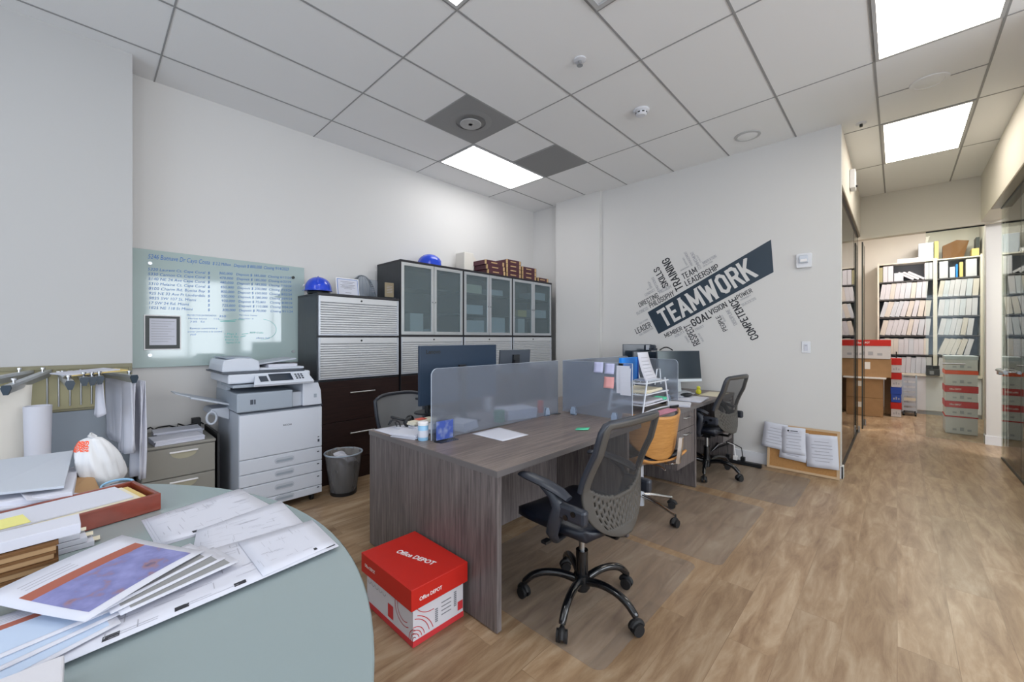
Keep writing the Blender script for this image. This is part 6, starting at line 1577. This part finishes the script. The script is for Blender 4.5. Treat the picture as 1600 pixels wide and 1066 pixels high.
# ============================================================ STORAGE ROOM
SX = 10.2; rows = [0.71, 1.04, 1.38, 1.71, 2.035, 2.355, 2.69]
ub = [(-0.47, 0.262), (-1.0, -0.47)]
names = ['left', 'right']
for i, (ya, yb) in enumerate(ub):
    t = thing('shelf_unit', 'cream wall shelving, %s bay packed with white binders, in the glass storage room' % names[i], 'shelf', (SX+0.15, (ya+yb)/2, 0.7))
    m = MB(); 
    for y in ((yb-0.012), ya+0.012): m.box(SX, SX+0.34, y-0.012, y+0.012, 0.69, 2.71)
    m.build('side_panel', 'shelf_cream', t)
    m = MB(); m.box(SX+0.34, SX+0.35, ya+0.024, yb-0.024, 0.69, 2.71); m.build('back_panel', 'shelf_inside', t)
    for z in rows:
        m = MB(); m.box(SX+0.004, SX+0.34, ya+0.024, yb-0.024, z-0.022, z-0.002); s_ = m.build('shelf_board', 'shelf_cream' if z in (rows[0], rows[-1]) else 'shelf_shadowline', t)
t = thing('base_cabinet', 'low white cupboard with plain doors under the binder shelves', 'cupboard', (SX+0.1, -0.35, 0))
m = MB(); m.box(SX+0.03, SX+0.37, -0.995, 0.30, 0.06, 0.66); m.build('body', 'white_trim', t)
m = MB(); m.box(SX-0.02, SX+0.38, -0.995, 0.31, 0.662, 0.685); m.build('counter', 'shelf_cream', t, bevel=0.002)
for a, b in ((-0.99, -0.565), (-0.56, -0.135), (-0.13, 0.295)):
    m = MB(); m.box(SX+0.01, SX+0.03, a, b, 0.07, 0.655); d = m.build('door', 'white_trim', t, bevel=0.002)
    m = MB(); m.box(SX-0.002, SX+0.01, b-0.06, b-0.03, 0.60, 0.61); m.build('handle', 'steel', d)
m = MB(); m.box(SX+0.04, SX+0.37, -0.995, 0.30, 0.0, 0.06); m.build('plinth', 'copier_shade', t)
rn = random.Random(5)
mats_b = ['binder_white', 'binder_white_cool', 'binder_white_warm', 'binder_white']
ordn = ['lowest', 'second', 'third', 'fourth', 'fifth']
leans = {(0, 0): 0.06, (1, 0): 0.02, (2, 0): 0.20, (3, 0): 0.24, (4, 0): 0.12, (0, 1): 0.06, (1, 1): 0.30, (2, 1): 0.16, (3, 1): 0.08, (4, 1): 0.12}
for i, (ya, yb) in enumerate(ub):
    for k in range(5):
        lean = leans[(k, i)]; z = rows[k]; h = 0.285
        y = yb-0.030; w0 = 0.062 if i == 0 else 0.058
        lb = 'white binder in the %s row from the counter, %s bay of the storage shelves' % (ordn[k], names[i])
        grp = 'white binders, %s row, %s bay' % (ordn[k], names[i])
        span = y-(ya+0.03); Lp = lean; first = True
        while True:
            w = w0+rn.uniform(-0.006, 0.008); pg = (yb-0.030-y)/span
            L = max(0.015, lean*(1-max(0, pg-0.25)**1.5*1.4))
            L = min(L, Lp)
            if not first: y -= h*(math.sin(Lp)-math.sin(L))
            first = False; Lp = L
            foot = w/math.cos(L)
            if y-foot-h*math.sin(L) < ya+0.028: break
            hh = h+rn.uniform(-0.012, 0.004)
            T = Matrix.Translation((SX+0.015, y, z+0.001+w*math.sin(L))) @ Matrix.Rotation(L, 4, 'X')
            m = MB(); m.box(rn.uniform(0, 0.01), 0.26, -w, 0, 0, hh, T)
            o = m.build('binder', rn.choice(mats_b)); tag(o, lb, 'binder', grp)
            y -= foot+0.002
# top row, more loosely filled
def bxb(y0, y1, z0, z1, mat, lb, nm='binder', cat='binder', d=0.25, rot=0.0, x=SX+0.015):
    T = Matrix.Translation((x, y0, z0+0.001)) @ Matrix.Rotation(rot, 4, 'X')
    m = MB(); m.box(0, d, -(y0-y1), 0, 0, z1-z0, T); return tag(m.build(nm, mat, bevel=0.002), lb, cat)
z = rows[5]
bxb(0.235, 0.19, z, z+0.27, 'khaki', 'olive narrow file at the left end of the top shelf')
bxb(0.185, 0.125, z, z+0.285, 'binder_white', 'white upright binder next to the olive file on the top shelf')
bxb(0.12, 0.05, z, z+0.285, 'binder_white', 'second white upright binder from the olive file on the top shelf')
bxb(0.04, -0.08, z, z+0.15, 'binder_white_cool', 'low white book left of the three tilted binders on the top shelf')
for k, w_ in enumerate(('left', 'middle', 'right')):
    m = MB(); a = 0.95; ca, sa = math.cos(a), math.sin(a); y_ = -0.200-0.064*k; w_b = 0.032; L_b = 0.24
    # long side runs up to the left (+Y)
    q = [(y_, z+0.003), (y_+L_b*sa, z+0.003+L_b*ca), (y_+L_b*sa-w_b*ca, z+0.003+L_b*ca+w_b*sa), (y_-w_b*ca, z+0.003+w_b*sa)]
    m.prism(q, SX+0.02, SX+0.26, Matrix(((0,0,1,0),(1,0,0,0),(0,1,0,0),(0,0,0,1))))
    tag(m.build('binder', 'binder_white'), '%s one of the three white binders tilted over on the top shelf' % w_, 'binder')
bxb(-0.345, -0.395, z, z+0.285, 'binder_white', 'white binder at the right of the tilted ones, left of the pair')
bxb(-0.398, -0.44, z, z+0.285, 'binder_white', 'white binder closest to the upright between the bays, top shelf')
bxb(-0.52, -0.62, z, z+0.285, 'binder_white', 'wide white binder at the left of the right bay, top shelf')
bxb(-0.64, -0.70, z, z+0.18, 'binder_white_cool', 'grey-white low book beside the wide binder, right bay')
bxb(-0.71, -0.73, z, z+0.22, 'binder_blue', 'thin blue book on the top shelf of the right bay')
bxb(-0.75, -0.79, z, z+0.25, 'manila', 'cream and orange book on the top shelf of the right bay')
bxb(-0.82, -0.94, z, z+0.285, 'binder_white', 'wide white binder at the right end of the top shelf')
z = rows[6]
bxb(0.0, -0.28, z, z+0.06, 'ink_white', 'flat white box lying on top of the left shelf bay', 'flat_box', 'box')
bxb(-0.27, -0.45, z+0.0, z+0.30, 'copier_shade', 'grey-blue carton on top of the left shelf bay', 'carton', 'box')
bxb(-0.46, -0.51, z, z+0.31, 'manila', 'pale standing file on top of the shelves between the bays', 'file', 'file')
t = thing('dark_sample_board', 'dark brown board leaning on top of the right shelf bay', 'board', (SX+0.1, -0.68, z))
m = MB(); m.prism([(-0.56, z+0.002), (-0.80, z+0.002), (-0.86, z+0.27), (-0.72, z+0.30), (-0.56, z+0.22)][::-1], SX+0.06, SX+0.20, Matrix(((0,0,1,0),(1,0,0,0),(0,1,0,0),(0,0,0,1)))); m.build('board', 'brown_folder', t)
bxb(-0.885, -0.965, z, z+0.12, 'manila', 'small cream box at the right end of the shelf top', 'flat_box', 'box')
bxb(-0.93, -0.97, z+0.122, z+0.30, 'frame_dark', 'black upright file at the right end of the shelf top', 'file', 'file')
t = thing('small_device', 'small black boxy device on the white counter beside the box stack', 'device', (SX+0.05, -0.44, 0.686))
m = MB(); m.box(SX+0.0, SX+0.012, -0.52, -0.36, 0.687, 0.86); m.box(SX-0.1, SX-0.0, -0.52, -0.36, 0.687, 0.80); m.build('case', 'black_plastic', t, bevel=0.008)
m = MB(); m.box(SX-0.103, SX-0.1, -0.45, -0.40, 0.71, 0.77); m.build('label', 'ink_grey', t)

# cartons in the left corner of the storage room
def carton(x0, x1, y0, y1, z0, z1, lb, mat='cardboard', tape=True):
    t = thing('cardboard_box', lb, 'box', ((x0+x1)/2, (y0+y1)/2, z0))
    m = MB(); m.box(x0, x1, y0, y1, z0, z1); m.build('carton', mat, t, bevel=0.004)
    if tape:
        m = MB(); rn_ = random.Random(int(z0*100)+3)
        for k in range(4):
            yy = y1-0.06-0.07*k; zz = z0+(z1-z0)*rn_.uniform(0.35, 0.75); m.box(x0-0.001, x0, yy-0.04, yy+0.03, zz-0.04, zz+0.05)
        m.build('white_label', 'white_tape', t)
    return t
carton(9.30, 9.75, 0.17, 0.75, 0.003, 0.31, 'brown cardboard box with torn white labels at the floor, left storage corner')
carton(9.30, 9.75, 0.17, 0.75, 0.315, 0.64, 'brown cardboard box with torn white labels, second from the floor')
t = thing('white_board_panel', 'white flat panel lying over the lower brown boxes', 'panel', (9.4, 0.45, 0.65)); m = MB(); m.box(9.24, 9.78, 0.13, 0.80, 0.643, 0.665); m.build('panel', 'ink_white', t)
carton(9.34, 9.80, 0.07, 0.70, 0.668, 0.975, 'large plain brown box with a small white label above the white panel', tape=False)
m = MB(); m.box(9.338, 9.3395, 0.33, 0.40, 0.80, 0.92); o = m.build('box_label', 'ink_white'); tag(o, 'small white label stuck on the large plain brown box', 'label')
m = MB(); m.box(9.76, 9.98, 0.06, 0.163, 0.003, 0.66); tag(m.build('tall_carton', 'cardboard', bevel=0.004), 'tall plain brown carton behind the labelled boxes', 'box')
def supply_box(x0, y0, z0, sx, sy, h, lb, lid='box_red', body='box_white', lidh=0.4, band=True, name='archive_box', text=True, zoff=0):
    """lidded paper box; its face x0 looks at the room"""
    t = thing(name, lb, 'box', (x0+sx/2, y0+sy/2, z0))
    m = MB(); m.box(x0+0.006, x0+sx-0.006, y0+0.006, y0+sy-0.006, z0, z0+h-0.006); c = m.build('carton', body, t, bevel=0.002)
    m = MB(); m.box(x0, x0+sx, y0, y0+sy, z0+h*(1-lidh), z0+h); l = m.build('lid', lid, t, bevel=0.002)
    m = MB()
    for k in range(3): m.box(x0+0.0048, x0+0.006, y0+sy*(0.2+0.22*k), y0+sy*(0.32+0.22*k), z0+h*0.18, z0+h*(0.30+0.08*(k % 2)))
    m.build('printed_marks', 'ink_soft', c)
    if text:
        m = MB(); zz = z0+h*(1-lidh*0.62); put_text(m, 'Office DEPOT', (x0-0.0006, y0+sy*0.86, zz), (x0-0.0006, y0+sy*0.5, zz), (x0-0.0006, y0+sy*0.86, zz+h*0.1), off=0.02); m.build('lettering', 'ink_white', l)
    return t
supply_box(9.32, 0.075, 0.98, 0.42, 0.52, 0.32, 'red lidded box on top of the brown cartons in the storage room', lidh=0.32)
nm_ = ['lowest', 'third from top', 'second from top', 'topmost']
hs = [0.0, 0.245, 0.50, 0.745]
for k in range(4):
    supply_box(9.50, -0.055, 0.004+hs[k], 0.25, 0.135, 0.238 if k != 1 else 0.25, [
        'lowest box of the narrow red and white stack beside the silver cart', 'blue box in the narrow red and white stack',
        'red and white box just above the blue one', 'topmost box of the narrow red and white stack'][k],
        lid='box_red' if k != 1 else 'box_blue', body='box_white' if k != 1 else 'box_blue', lidh=0.45, text=False)
m = MB(); m.cyl((9.62, 0.01, 0.99), (9.62, 0.01, 1.10), 0.008, 8); tag(m.build('pen_holder_stick', 'black_plastic'), 'thin black stick on top of the narrow box stack', 'stick')
# silver cart
t = thing('drawer_cart', 'silver wheeled cart with stacked trays before the white cupboard', 'cart', (9.9, -0.15, 0))
for y in (-0.07, -0.235):
    m = MB(); m.box(9.80, 9.815, y-0.008, y+0.008, 0.07, 0.69); m.box(10.05, 10.065, y-0.008, y+0.008, 0.07, 0.69); m.build('post', 'steel', t)
for k in range(7):
    z_ = 0.09+0.085*k
    m = MB(); m.box(9.805, 10.06, -0.227, -0.078, z_, z_+0.012); m.box(9.805, 9.81, -0.227, -0.078, z_+0.012, z_+0.05); m.build('tray', 'copier_shade' if k != 2 else 'paper_cream', t)
for x in (9.82, 10.04):
    for y in (-0.08, -0.225):
        m = MB(); m.cyl((x, y-0.012, 0.028), (x, y+0.012, 0.028), 0.027, 14); m.box(x-0.008, x+0.008, y-0.008, y+0.008, 0.05, 0.07); m.build('castor', 'rubber', t, smooth=40)
# right stack of five
lids = ['box_red_soft', 'box_red_soft', 'box_red_soft', 'bag_orange', 'copier_shade']
lb5 = ['lowest box of the tall stack behind the glass door', 'second box from the floor in the stack behind the glass door',
       'middle box of the five stacked behind the glass door', 'fourth box of the stack behind the glass door, with an orange-red edge',
       'pale topmost box of the stack behind the glass door']
zz = 0.004
for k, h_ in enumerate((0.245, 0.205, 0.215, 0.215, 0.20)):
    supply_box(8.42, -0.79, zz, 0.44, 0.31, h_-0.003, lb5[k], lid=lids[k], lidh=(0.06 if k == 0 else 0.42 if k < 3 else 0.25), text=(k in (1, 2)))
    zz += h_
# office behind the left glass
carton(5.9, 6.5, 1.0, 1.6, 0.003, 0.55, 'brown box on the floor of the office behind the left glass')
t = thing('office_shelf', 'cream shelf rack in the office behind the left glass', 'shelf', (6.9, 2.3, 0))
for z_ in (0.05, 0.45, 0.85, 1.25, 1.65):
    m = MB(); m.box(6.3, 7.7, 2.35, 2.68, z_, z_+0.025); m.build('shelf_board', 'shelf_cream', t)
m = MB(); m.box(6.28, 6.3, 2.35, 2.68, 0.003, 2.0); m.box(7.7, 7.72, 2.35, 2.68, 0.003, 2.0); m.build('side_panel', 'shelf_cream', t)
